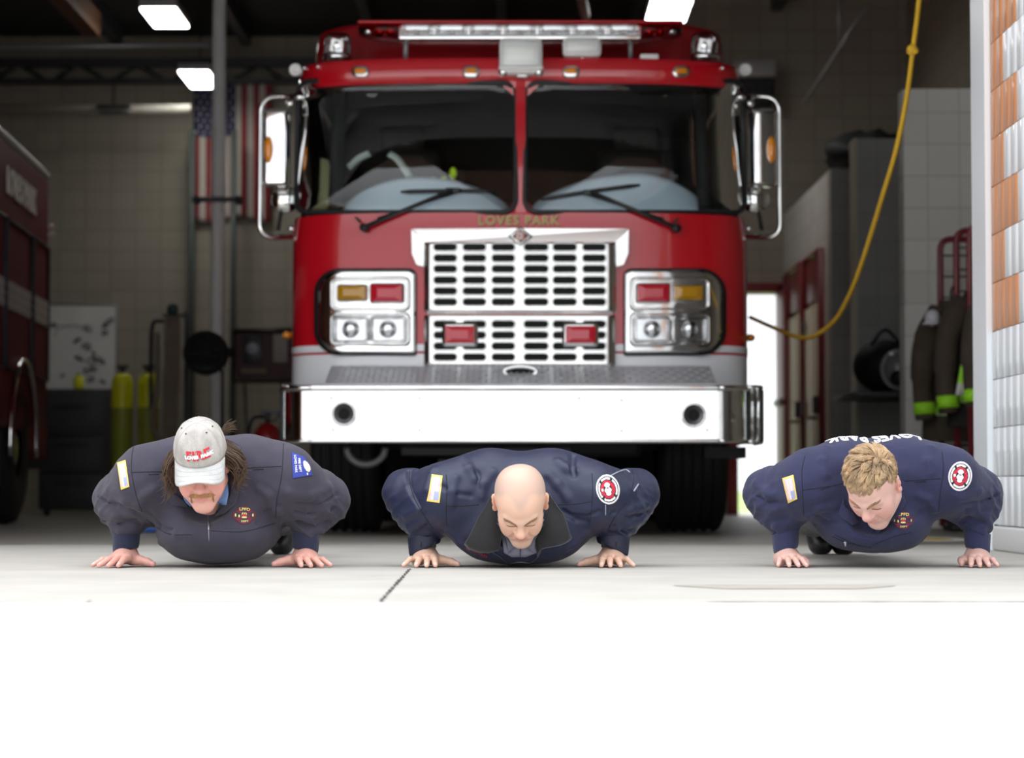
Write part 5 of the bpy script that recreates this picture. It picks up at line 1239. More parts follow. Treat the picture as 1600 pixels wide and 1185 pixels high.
            b.grid(cuff, nseg, 6); o = b.build('cuff', p['cmat']); o.parent = s.root
        p['details'](s)
    # ---- things lying on the jacket
    def trace_px(s, f, pts, it=90):
        """points of the surface seen at picture points [(px, py), ...]"""
        D = np.stack([arr(P(px, py, Y_MEN)) - arr((0, 0, CAM_H)) for px, py in pts]); D /= np.linalg.norm(D, axis=1)[:, None]
        t = np.full(len(D), 7.1)
        for _ in range(it): t = np.minimum(t + np.clip(f(s.cam + t[:, None] * D), -.03, .1) * .75, 9.2)
        return s.cam + t[:, None] * D
    def on(s, pts, off): q = s.trace_px(s.jf, pts); n = grad(s.jf, q, .004); return q + n * off
    def quad_patch(s, name, cor, nu, nv, fn, mats, off=.003, par=None):
        """cor = picture corners tl, tr, br, bl; fn(u, v) -> material index (v down), None leaves a hole"""
        us, vs = np.meshgrid(np.arange(nu + 1) / nu, np.arange(nv + 1) / nv); c = [arr(q) for q in cor]
        px = ((1 - us)[..., None] * (1 - vs)[..., None] * c[0] + us[..., None] * (1 - vs)[..., None] * c[1] + us[..., None] * vs[..., None] * c[2] + (1 - us)[..., None] * vs[..., None] * c[3]).reshape(-1, 2)
        V = s.on(px, off); b = MB(); F_, mi = [], []
        for j in range(nv):
            for i in range(nu):
                k = fn((i + .5) / nu, (j + .5) / nv)
                if k is None: continue
                a = j * (nu + 1) + i; F_.append((a, a + nu + 1, a + nu + 2, a + 1)); mi.append(k)
        used = sorted({q for f in F_ for q in f}); mp = {q: i for i, q in enumerate(used)}
        b.add([V[q] for q in used], [tuple(mp[q] for q in f) for f in F_], 0, True); b.m = mi; o = b.build(name, mats, None, recalc=False); o.parent = par or s.jacket
        md = o.modifiers.new('thick', 'SOLIDIFY'); md.thickness = off; md.offset = -1; return o
    def flap(s, name, poly, off, m, thick=.004, rings=7, offf=None):
        cx, cy = np.mean([q[0] for q in poly]), np.mean([q[1] for q in poly]); n = len(poly); px = [(cx, cy)]
        for r in range(rings): k = (r + 1) / rings; px += [(cx + (x - cx) * k, cy + (y - cy) * k) for x, y in poly]
        q = s.trace_px(s.jf, px); nn = grad(s.jf, q, .006); o_ = np.array([off if offf is None else offf(*a) for a in px]); V = q + nn * o_[:, None]
        b = MB(); F_ = [(0, 1 + (i + 1) % n, 1 + i) for i in range(n)]
        for r in range(rings - 1): a = 1 + r * n; F_ += [(a + i, a + (i + 1) % n, a + n + (i + 1) % n, a + n + i) for i in range(n)]
        b.add(V, F_, 0, True); o = b.build(name, m, None, recalc=False); o.parent = s.jacket
        md = o.modifiers.new('thick', 'SOLIDIFY'); md.thickness = thick; md.offset = -1; return o
    def line(s, name, pts, r, m, off=.0005, k=6):
        p2 = [Vector((a, b, 0)) for a, b in pts]; p2 = smooth_path(p2, k) if len(p2) > 2 else [p2[0].lerp(p2[1], i / 10) for i in range(11)]
        V = s.on([(v.x, v.y) for v in p2], off); V = V[(np.abs(s.jf(V)) < .02)]; b = MB(); b.tube(V, r, 6); o = b.build(name, m); o.parent = s.jacket; return o
    def text(s, name, body, c, h, rot, m, off=.004, bold=.0, space=1.0, stretch=1.0, par=None, squash=1.0):
        v, f = text_mesh(body, 1.0, bold, 0, space); a = R(rot); px = []
        for x, y, _ in v: X, Y = x * h * stretch, y * h * squash; px.append((c[0] + X * math.cos(a) + Y * math.sin(a), c[1] + X * math.sin(a) - Y * math.cos(a)))
        V = s.on(px, off); b = MB(); b.add(V, f, 0, False); o = b.build(name, m, None, recalc=False); o.parent = par or s.jacket; return o
    def flag(s, cor):
        def fn(u, v):
            if u < .11 or u > .89 or v < .07 or v > .93: return 0
            if u > .46 and v > .60: return 3
            return 1 if int((u - .11) / .78 * 13) % 2 == 0 else 2
        return s.quad_patch('flag_patch', cor, 28, 40, fn, [M_fgold, M_fst, M_fwh, M_fbl])
    def badge(s, c, rx, ry, tilt):
        a = R(tilt); ux, uy = (math.cos(a) * rx, math.sin(a) * rx), (-math.sin(a) * ry, math.cos(a) * ry)
        cor = [(c[0] + q[0] * ux[0] + q[1] * uy[0], c[1] + q[0] * ux[1] + q[1] * uy[1]) for q in ((-1, -1), (1, -1), (1, 1), (-1, 1))]
        def fn(u, v):
            x, y = 2 * u - 1, 2 * v - 1; r = math.hypot(x, y); an = math.degrees(math.atan2(y, x))
            if r > 1: return None
            if r > .88: return 0
            if r > .82: return 1
            if r > .68: return 1 if min(abs((an - q + 180) % 360 - 180) for q in (-130, -55, 45, 135)) < 7 else 0
            if r > .62: return 1
            if (x / .24) ** 2 + ((y + .30) / .17) ** 2 < 1 or (x / .30) ** 2 + ((y - .06) / .22) ** 2 < 1 or (x / .22) ** 2 + ((y - .30) / .13) ** 2 < 1:
                return 1 if (abs(y + .1) < .03 and abs(x) < .1) else 0
            if (x / .34) ** 2 + (y / .46) ** 2 < 1: return 1
            if math.hypot(x + .47, y + .02) < .10 : return 0
            if .36 < abs(x) < .6 and abs(abs(y) - .42) < .06: return 1
            return 2
        return s.quad_patch('round_badge', cor, 64, 64, fn, [M_bw, M_bb, M_br])
    def crest(s, c, rx, ry):
        cor = [(c[0] + q[0] * rx, c[1] + q[1] * ry) for q in ((-1, -1), (1, -1), (1, 1), (-1, 1))]
        def fn(u, v):
            x, y = 2 * u - 1, 2 * v - 1; r = math.hypot(x, y); an = math.atan2(y, x)
            lobe = .78 + .22 * abs(math.cos(2 * an)) ** .6
            if r > lobe: return None
            if r > lobe - .07: return 0
            if abs(math.cos(2 * an)) < .45 and .42 < r < .86: return 0
            if (x / .32) ** 2 + (y / .34) ** 2 < 1:
                if abs(x) < .22 and abs(y - .02) < .09: return 3
                if (x / .26) ** 2 + ((y - .24) / .11) ** 2 < 1: return 1
                if y < -.06 and (abs(x) < .05 or abs(abs(x) - .16 - .3 * (y + .2)) < .045): return 1
                return 2
            if .40 < abs(x) < .50 and abs(y - .08) < .14: return 1 if x < 0 else 0
            if .70 < abs(x) < .80 and abs(y + .02) < .15: return 1
            return 2
        o = s.quad_patch('chest_crest', cor, 52, 44, fn, [M_cr, M_cy, s.p['jmat'], M_br], .002)
        s.text('crest_lettering', 'LPFD', (c[0] + .5, c[1] - ry * .66), ry * .46, 0, M_cy, .004, .02, 1.05, 1.15, o); s.text('crest_lettering', 'DEPT', (c[0] + .5, c[1] + ry * .70), ry * .28, 0, M_cy, .004, .02, 1.05, 1.2, o); return o
    def yoke(s, left, right, arms):
        for q in (left, right): s.line('yoke_seam', q, .0012, M_seam)
        for q in arms: s.line('armhole_seam', q, .0011, M_seam)
    # ---- hair made of strands; roots in head coordinates
    def strands(s, name, roots, m, par=None):
        """roots: list of (points in head coordinates, r0)"""
        b = MB()
        for pts, r0 in roots:
            Q = [Vector(s.H(*q)) for q in pts]; n = len(Q); b.tube(Q, [r0 * (1 - .75 * (i / (n - 1)) ** 1.5) for i in range(n)], 4, caps=False)
        o = b.build(name, m, None, recalc=False); o.parent = par or s.root; return o
def back_text(m, body, size, xc, y0, outline):
    """lettering on the upper back, upright for someone behind the man"""
    v, f = text_mesh(body, size, 0, 0, 1.0); me = bpy.data.meshes.new('t'); me.from_pydata(v, [], f); bm = bmesh.new(); bm.from_mesh(me); bmesh.ops.remove_doubles(bm, verts=bm.verts[:], dist=1e-5); bm.verts.index_update(); b = MB()
    def down(q): h = march(m.jf, np.stack([arr((xc - a[0] * .48, y0 - a[1], .6)) for a in q]), (0, 0, -1), 1.0); return h + grad(m.jf, h, .004) * .0018
    for e in bm.edges:
        if len(e.link_faces) == 1 and outline: p0, p1 = e.verts[0].co, e.verts[1].co; b.tube(down([p0, (p0 + p1) / 2, p1]), .0024, 5)
    if not outline: b.add(down([q.co for q in bm.verts]), [[q.index for q in f.verts] for f in bm.faces])
    bm.free(); bpy.data.meshes.remove(me); b.build('back_lettering', M_bw).parent = m.jacket
def skull(x, y, z, d=0.0):
    """direction -> point on the scalp, head coordinates"""
    v = arr((x, y, z)); v = v / np.linalg.norm(v); r = arr((.0775, .099, .081)); k = 1 / math.sqrt(((v / r) ** 2).sum()); return arr((0, .012, .043)) + v * (k + d)
def hair_mat(name, col, rough=.42): return mat(name, col, rough, var=.35, vscale=25, spec=.4)
def brow_strands(m, n=105, z=.030, rr_=random.Random(3)):
    xz = []
    for q in (-1, 1):
        for i in range(n):
            t = (i % 35) / 35; x = .011 + .037 * t; zz = z - .011 + .012 * math.sin(t * 2.0) + rr_.uniform(-.0048, .0042)
            xz += [(q * x, zz), (q * (x + .005), zz + .002), (q * (x + .010), zz + .003)]
    f = m.face(xz, .0008); m.strands('eyebrows', [([f[k], f[k + 1] + arr((0, -.0012, 0)), f[k + 2]], .0008) for k in range(0, len(f), 3)], m.p['brow'])
def lashes(m, z=-.0035):
    mt = bpy.data.materials.get('lash_dark') or mat('lash_dark', (.05, .022, .016), .7)
    for q in (-1, 1):
        f = m.face([(q * (.032 + .015 * math.cos(a)), z + .001 - .0045 * math.sin(a)) for a in np.linspace(0, PI, 14)], .0002)
        b = MB(); b.tube([Vector(m.H(*p)) for p in f], .0011, 5); o = b.build('eyelashes', mt); o.parent = m.root

# ------------------------------------------------------------------ man in the cap (left)
def details_cap(m):
    m.flag([(183.8, 724), (196.5, 719.8), (202.5, 761), (190, 765.7)])
    o = m.quad_patch('shoulder_patch', [(455.5, 707.5), (480, 717), (487.5, 743), (457.5, 748)], 30, 36, lambda u, v: 0 if (u + (1 - v) < 1.72) else None, [mat('patch_royal', (.03, .05, .30), .8)])
    m.text('patch_lettering', 'LOVES PARK', (461.3, 726), 4.6, 86, M_bw, .0045, .02, 1.0, 1.05, o); m.text('patch_lettering', 'FIRE DEPT', (467.5, 728), 4.8, 84, M_bw, .0045, .02, 1.0, 1.0, o)
    m.quad_patch('patch_emblem', [(471, 721), (479, 722), (486, 736), (478, 740)], 12, 12, lambda u, v: 0 if math.hypot(2 * u - 1, 2 * v - 1) < 1 else None, [mat('emblem_cream', (.85, .78, .60), .8)], .005, o)
    m.text('patch_mark', '8', (479, 741.5), 5.0, 0, M_bw, .005, .03, 1, .8, o)
    m.crest((381.3, 805.8), 18, 14)
    m.yoke([(207, 738.5), (235, 737.5), (262, 737)], [(377, 732), (405, 730.5), (440, 729)], [[(210, 691), (206, 715), (206, 740), (213, 775), (222, 800)], [(443, 689), (442, 715), (440, 745), (432, 785), (431, 808)]])
    for a in (([(232, 742), (248, 741)]), ([(396, 734.5), (412, 733.5)])): m.line('pocket_tab', a, .0014, M_seam)
    m.line('zip_line', [(325, 806), (326, 826), (326.5, 846)], .0014, M_zip); m.line('zip_pull', [(326, 818), (326.3, 829)], .003, M_zip, .003)
    m.line('placket_seam', [(229, 812), (262, 834), (300, 836)], .001, M_seam); m.line('chest_seam', [(330, 830), (380, 831), (430, 818)], .001, M_seam)
    sh = cloth_mat('shirt_blue', (.20, .34, .66), .8, .1)
    m.flap('shirt_collar', [(284, 768), (290, 776), (296, 790), (293, 793), (286, 784)], .014, sh); m.flap('shirt_collar', [(356, 757), (358, 772), (357.5, 793), (349, 783), (338, 794), (322, 803), (312, 800), (330, 788), (348, 764)], .018, sh)
    m.flap('shirt_front', [(288, 780), (350, 780), (336, 798), (322, 804), (306, 800)], .006, sh)
    m.flap('jacket_collar', [(262, 762), (276, 772), (286, 782), (290, 796), (281, 792), (270, 788), (263, 778)], .016, m.p['jmat'], .008); m.flap('jacket_collar', [(362, 752), (372, 752), (374, 766), (368, 786), (352, 806), (338, 812), (352, 794), (360, 775)], .016, m.p['jmat'], .008)
    back_text(m, 'LPFD', .075, .125, .10, False)
    # cap: crown, brim, button, eyelets, stitched word
    cm = mat('cap_cloth', (.46, .43, .40), .9, bump=.35, bscale=300, var=.22, vscale=24, stretch=(1, 1, .5)); cbm = mat('cap_brim', (.50, .50, .49), .9, bump=.3, bscale=300, var=.14, vscale=18)
    cz = .046
    def crown(u, v, d=0.0):
        a = 2 * PI * u; t = v * PI / 2; rx, ry, rz = .0850 + d, .110 + d, .107 + d
        fr = math.cos(t) ** .82; x = rx * math.cos(a) * fr; y = .012 + ry * math.sin(a) * fr; z = cz + rz * math.sin(t) ** .95 * (1 + .05 * max(0, -math.sin(a)) * (1 - v))
        g = 1 - .004 / .09 * max(0, math.cos(6 * a + PI)) ** 30 * 0
        return (x * g, y * g, z)
    b = MB(); b.grid(lambda u, v: Vector(m.H(*crown(u, v))), 72, 24); cap = b.build('cap', cm); cap.parent = m.root; md = cap.modifiers.new('thick', 'SOLIDIFY'); md.thickness = .003; md.offset = -1
    for k in range(6):
        b = MB(); b.tube([Vector(m.H(*crown((k + .5) / 6 + .0, v, .0006))) for v in np.linspace(.02, .99, 20)], .0011, 5); b.build('panel_seam', cbm).parent = cap
    def brim(u, v):
        q = 2 * u - 1; a = -PI / 2 + q * PI * .40; x0, y0 = .0845 * math.cos(a) , .012 + .109 * math.sin(a)
        x1, y1 = .080 * math.copysign(abs(q) ** .9, q), -.166 + .052 * abs(q) ** 3.2 + .030 * abs(q) ** 12
        t = v; x = x0 + (x1 - x0) * t; y = y0 + (y1 - y0) * t
        return Vector(m.H(x, y, cz + .003 - .012 * v - 6.2 * x * x * (.18 + .82 * v)))
    b = MB(); b.grid(brim, 40, 10); o = b.build('cap_brim', cbm); o.parent = cap; md = o.modifiers.new('thick', 'SOLIDIFY'); md.thickness = .004
    for v_ in (.3, .55, .8): b = MB(); b.tube([brim(u, v_) + Vector(m.HM @ arr((0, 0, .0018))) for u in np.linspace(.03, .97, 40)], .0003, 4); b.build('brim_stitching', mat('stitch_grey', (.40, .40, .38), .9) if 'stitch_grey' not in bpy.data.materials else bpy.data.materials['stitch_grey']).parent = cap
    b = MB(); b.ell(m.H(0, .012, cz + .107), (.008, .008, .005), 8, M=Matrix(m.HM)); b.build('cap_button', cbm).parent = cap
    for a in (-.135, -.365, -.02, -.48):
        b = MB(); c = arr(crown((a + 1) % 1, .66, .001)); b.ell(m.H(*c), (.0028, .0028, .0022), 8); b.build('eyelet', M_seam).parent = cap
    def captext(body, size, zc, x0, m_, bold, sp, rot, d, st=1.0, nm='cap_lettering'):
        v, f = text_mesh(body, size, bold, 0, sp); V = []
        for x, y, _ in v:
            X, Z_ = x0 + (x * st) * math.cos(R(rot)) - y * math.sin(R(rot)), zc + x * st * math.sin(R(rot)) + y * math.cos(R(rot))
            lo, hi = 0.0, 1.0
            for _ in range(22):                       # height on the crown front
                md_ = (lo + hi) / 2; zz = crown(.75, md_)[2]; lo, hi = (md_, hi) if zz < Z_ else (lo, md_)
            t = lo * PI / 2; fr = math.cos(t) ** .82; q = max(-.99, min(.99, X / ((.0850) * fr + 1e-6))); V.append(m.H(X, .012 - (.110 * fr) * math.sqrt(1 - q * q) - d, Z_))
        b = MB(); b.add(V, f); b.build(nm, m_, None, recalc=False).parent = cap
    cr = mat('stitch_red', (.62, .03, .05), .8)
    captext('FIRE', .040, .088, .004, cr, .0016, 1.05, 5, .0022, 1.0); captext('LOVES  PARK', .0135, .087, .006, M_bw, .0012, 1.0, 5, .0042, 1.12)
    # long brown hair at the sides, moustache
    hm = hair_mat('hair_brown', (.085, .048, .028), .45); rr_ = random.Random(4); st = []
    for q in (-1, 1):
        for i in range(420 if q > 0 else 330):
            ph = rr_.uniform(-.35, 1.75); u = rr_.uniform(-.55, .35) ; d = arr((q * math.cos(ph) * 1.0, math.sin(ph), u)); c0 = skull(*d, .004)
            if c0[2] > .055: c0[2] = .055
            out = arr((q * (.012 + .020 * rr_.random() + (.018 if q > 0 else .004)), .006 * rr_.uniform(-1, 1), 0)); ln = rr_.uniform(.07, .125) * (1.1 if q < 0 else .95); cur = rr_.uniform(-1, 1)
            # hair hangs towards the ground: world down in head coordinates
            dn = m.HM.T @ arr((0, 0, -1.0)); dn = dn / np.linalg.norm(dn); mix = dn * .75 + arr((0, .15, -.65)) * .4
            pts = [c0, c0 + out * .8 + mix * ln * .25, c0 + out * 1.3 + mix * ln * .55 + arr((cur * .006, 0, 0)), c0 + out * (1.15 - .5 * rr_.random()) + mix * ln * .85 + arr((cur * .010, .004, 0)), c0 + out * (.9 + .8 * rr_.random()) + mix * ln + arr((cur * .014, .008 * cur, .004))]
            st.append((pts, .0022))
    for i in range(40):     # tuft sticking out at the back right
        c0 = skull(.75, .5, .45 + rr_.uniform(-.1, .1), .012); e = arr((rr_.uniform(.02, .05), rr_.uniform(0, .03), rr_.uniform(-.005, .03))); st.append(([c0, c0 + e * .6 + arr((0, 0, .006)), c0 + e], .0018))
    m.strands('hair', st, hm)
    mm = hair_mat('moustache_tan', (.42, .23, .09)); st = []
    xz = []
    for i in range(420):
        t = rr_.uniform(-1, 1); x = t * .029; z = -.047 - .009 * abs(t) ** 1.6 + rr_.uniform(-.004, .004); xz += [(x, z), (x + t * .005, z - .004), (x + t * .010, z - .008)]
    for i in range(150):
        q = rr_.choice((-1, 1)); t = rr_.random(); x = q * (.0335 + .002 * t + rr_.uniform(-.002, .002)); z = -.056 - .028 * t; xz += [(x, z), (x + q * .001, z - .004), (x, z - .008)]
    f = m.face(xz, .001); st = [([f[k], f[k + 1] + arr((0, -.0025, 0)), f[k + 2] + arr((0, -.001, 0))], .0011) for k in range(0, len(f), 3)]
    m.strands('moustache', st, mm); brow_strands(m); lashes(m)
MJ_A = cloth_mat('jacket_charcoal', (.050, .046, .066), .9, .12, 300, .10); MC_A = cloth_mat('cuff_navy', (.022, .026, .055), .9, .2)
A = Man(338, 'man in a faded cap and charcoal pullover, moustache, lowered in a push-up at the left', dict(
    head=(0, 0, 0), pitch=31, yaw=3, roll=-4, hs=1.0, tone=(.74, .39, .32), red=(.82, .26, .22), lip=(.62, .20, .18), tipc=(.80, .36, .32), grin=.006, face_w=1.06,
    brow=hair_mat('brow_brown', (.12, .07, .04)), jmat=MJ_A, cmat=MC_A, shL=(-.225, -.01, .285), shR=(.225, -.01, .285), elL=(-.338, .12, .225), elR=(.345, .12, .225), wrL=(0, 0, 0), wrR=(0, 0, 0),
    torso=[(0, .14, .235, .225, .25, .185), (0, .06, .115, .200, .22, .115, .07), (0, .42, .20, .215, .26, .15), (-.12, .05, .312, .12, .12, .085), (.12, .05, .315, .12, .12, .085), (0, .70, .215, .185, .16, .14)],
    sleeve=(.105, .078, .049), hangz=-.03, hangr=.075, amp=.95, foot=.078, hand=1.05, hang=(-8, 8), spread=(6, 12, 24, 44), thumb=(.040, -.100), cuffz=.010, cuffr=(.047, .042), cuff_tilt=.22,
    folds=[((158, 795), (185, 803), (212, 797), .0062, 1), ((160, 811), (190, 819), (212, 811), .0062, 1), ((166, 827), (190, 835), (210, 827), .0062, 1), ((155, 778), (180, 789), (207, 787), .0062, 1), ((522, 795), (495, 806), (462, 800), .0062, 1), ((520, 812), (494, 822), (462, 814), .0062, 1), ((514, 828), (490, 838), (464, 830), .0062, 1), ((526, 774), (500, 788), (460, 786), .0062, 1), ((232, 800), (250, 822), (280, 832), .0062, 1), ((435, 790), (415, 800), (400, 820), .0062, 1), ((215, 795), (225, 775), (240, 765), .010, 0), ((250, 850), (275, 835), (300, 838), .008, 0), ((433, 800), (420, 775), (405, 765), .010, 0), ((160, 800), (185, 806), (206, 800), .008, 0), ((165, 822), (188, 830), (208, 822), .008, 0), ((505, 800), (480, 812), (462, 806), .008, 0), ((508, 825), (484, 836), (462, 828), .008, 0), ((450, 770), (485, 775), (515, 760), .009, 0), ((170, 765), (195, 785), (220, 790), .009, 0)],
    details=details_cap))
A.p['head'] = A.L(315, 728, -.20); A.p['wrL'] = A.L(197, 872, .05); A.p['wrR'] = A.L(477, 872, .05); A.p['wrL'][2] = A.p['wrR'][2] = .042
A.p['neck_c'] = A.L(318, 790, -.12); A.p['neck_r'] = (.07, .07, .06)
# ------------------------------------------------------------------ bald man (middle)
def details_bald(m):
    m.flag([(675, 742), (691.7, 744.5), (687, 786), (667.5, 783.5)]); m.badge((949.3, 765.3), 17.8, 22.8, -12)
    gold = M_seam; pipe_ = mat('reflective_piping', (.30, .32, .40), .4)
    m.line('reflective_piping', [(952, 745), (966, 738), (978, 735), (984, 739)], .0024, pipe_, .001); m.line('reflective_piping', [(990, 768), (994, 762), (997, 757)], .003, pipe_, .001); m.line('reflective_piping', [(946, 789), (946, 805)], .002, pipe_, .001)
    m.yoke([(697, 791), (722, 791), (748, 789)], [(872, 789), (900, 788), (924, 784)], [[(697, 742), (698, 765), (697, 800), (698, 820)], [(925, 740), (926, 770), (924, 800), (921, 822)]])
    for q in ([(641, 728), (640, 752), (648, 780), (662, 805), (676, 826)], [(985, 728), (990, 748), (982, 780), (962, 806), (950, 828)]): m.line('sleeve_seam', q, .0011, M_seam)
    dk = cloth_mat('collar_black', (.018, .018, .020), .8, .3, 500); edge = mat('collar_piping', (.07, .075, .09), .6)
    for side, poly in ((-1, [(769, 772), (760, 790), (751, 808), (738, 836), (731.5, 845), (737, 851), (752, 856), (766, 857), (779, 856), (777, 830), (775, 805)]), (1, [(858, 772), (869, 790), (879, 808), (886, 830), (888, 840), (872, 848), (847, 855), (838, 866), (842, 850), (850, 820), (853, 800)])):
        o = m.flap('collar_flap', poly, .022, dk, .006, 8, lambda x, y: .010 + .010 * max(0, min(1, (y - 770) / 80)))
        V = m.trace_px(m.jf, poly[:9] if side < 0 else poly[:8]); n = grad(m.jf, V, .006); V = V + n * arr([.0105 + .010 * max(0, min(1, (y - 770) / 80)) for x, y in (poly[:9] if side < 0 else poly[:8])])[:, None]
        b = MB(); b.tube(smooth_path(V, 4), .0014, 5); e = b.build('collar_piping', edge); e.parent = o
    gs = cloth_mat('shirt_grey', (.20, .20, .26), .85, .1)
    m.flap('shirt_front', [(776, 812), (852, 812), (846, 842), (838, 862), (822, 868), (800, 868), (788, 862), (780, 840)], .010, gs)
    m.flap('shirt_collar', [(777, 816), (786, 822), (800, 846), (806, 858), (794, 862), (784, 846)], .018, gs); m.flap('shirt_collar', [(850, 818), (842, 826), (828, 848), (822, 858), (834, 862), (844, 846)], .018, gs)
    m.line('shirt_placket', [(813, 856), (813, 868)], .0012, M_seam, .013)
    m.text('name_embroidery', 'LOVES PARK', (746, 863), 6.2, 24, mat('thread_red', (.42, .015, .03), .8), .003, .015, 1.05, 1.0)
    ed2 = mat('zip_edge', (.09, .095, .12), .6)
    m.line('zip_edge', [(766, 861), (780, 869), (790, 878), (796, 883)], .0014, ed2, .002); m.line('zip_edge', [(846, 861), (838, 872), (826, 882)], .0014, ed2, .002); m.line('zip_line', [(796, 881), (812, 878), (828, 880)], .0012, M_zip, .002)
    brow_strands(m, 105, .026); lashes(m)
    # watch on the wrist at picture right, elastic cuff tabs
    w_ = m.p['wrR']; b = MB(); b.tube([Vector((w_[0] + .031 * math.cos(a), w_[1] - .012 + .031 * math.sin(a), .040 - .3 * .031 * math.cos(a))) for a in np.linspace(0, 2 * PI, 30)[:-1]], .005, 8, closed=True); o = b.build('wrist_watch', M_bootm); o.parent = m.root
    b = MB(); b.lathe([(0, .006), (.013, .006), (.015, 0), (.015, -.004)], (w_[0] + .002, w_[1] - .044, .044), 'y', 20); b.build('watch_case', M_zip).parent = o
    for i, k in ((0, 'wrL'), (1, 'wrR')):
        c = m.p[k]; b = MB(); b.box((c[0] + (.012 if i == 0 else -.012), c[1] - .047, c[2] + .030), (.055, .008, .020), (0, 0, (.25, -.25)[i]), bev=.003); b.build('cuff_tab', dk).parent = m.jacket
MJ_B = mat('jacket_navy', (.0078, .0130, .046), .48, bump=.12, bscale=500, var=.10, vscale=14, sheen=.05, spec=.5); MC_B = mat('cuff_navy_shell', (.010, .014, .038), .55, bump=.15, bscale=300)
B = Man(813, 'bald man in navy shell jacket with wide black collar, lowered in a push-up', dict(
    head=(0, 0, 0), pitch=50, yaw=1, roll=-2, hs=.95, bald=True, ear_x=.0865, tone=(.72, .46, .34), red=(.80, .38, .28), lip=(.50, .17, .15), tipc=(.84, .48, .42), stubble=(.36, .28, .26), grin=.004,
    brow=hair_mat('brow_fair', (.27, .155, .09)), jmat=MJ_B, cmat=MC_B, shL=(-.235, -.02, .235), shR=(.235, -.02, .235), elL=(-.378, .12, .245), elR=(.385, .12, .245), wrL=(0, 0, 0), wrR=(0, 0, 0),
    torso=[(0, .14, .195, .225, .25, .175), (0, .02, .125, .232, .16, .125, .06), (0, .42, .17, .215, .26, .14), (-.11, .05, .272, .14, .13, .095), (.11, .05, .272, .14, .13, .095), (0, .70, .19, .185, .16, .13)],
    sleeve=(.100, .073, .055), hangz=-.05, hangr=.08, amp=.8, foot=.07, hand=1.03, hang=(2, -3), spread=(-4, 2, 12, 38), thumb=(.055, -.105), cuffz=.012, cuffr=(.058, .052), cuff_tilt=.45, rib=0, belly_z=.003,
    folds=[((610, 800), (634, 808), (664, 800), .0062, 1), ((616, 822), (640, 828), (668, 820), .0062, 1), ((622, 840), (646, 846), (670, 838), .0062, 1), ((1012, 800), (988, 808), (958, 802), .0062, 1), ((1006, 823), (982, 831), (956, 823), .0062, 1), ((1000, 842), (978, 848), (958, 842), .0062, 1), ((690, 760), (712, 772), (735, 775), .0062, 1), ((935, 800), (915, 808), (898, 806), .0062, 1), ((725, 720), (745, 740), (752, 765), .0062, 1), ((684, 716), (676, 735), (668, 765), .010, 0), ((722, 716), (732, 732), (741, 748), .010, 0), ((770, 738), (756, 756), (752, 776), .010, 0), ((857, 742), (872, 758), (886, 778), .011, 0), ((872, 722), (885, 732), (897, 737), .010, 0), ((895, 712), (894, 730), (897, 742), .010, 1),
           ((712, 748), (706, 768), (704, 790), .009, 0), ((640, 735), (640, 760), (655, 790), .010, 1), ((612, 812), (635, 806), (652, 798), .009, 0), ((618, 832), (640, 826), (660, 818), .009, 0), ((626, 848), (648, 842), (668, 834), .008, 0),
           ((1010, 790), (985, 798), (962, 806), .009, 0), ((1002, 812), (980, 822), (958, 826), .009, 0), ((995, 838), (975, 842), (958, 840), .008, 0), ((985, 726), (992, 745), (990, 765), .010, 0), ((700, 830), (720, 850), (740, 862), .009, 0), ((915, 835), (900, 850), (885, 858), .009, 0), ((880, 800), (900, 812), (915, 815), .008, 1)],
    details=details_bald))
B.p['head'] = B.L(813, 789, -.21); B.p['wrL'] = B.L(664, 872, .06); B.p['wrR'] = B.L(957, 872, .06); B.p['wrL'][2] = B.p['wrR'][2] = .044
B.p['neck_c'] = B.L(813, 835, -.12); B.p['neck_r'] = (.075, .06, .05)
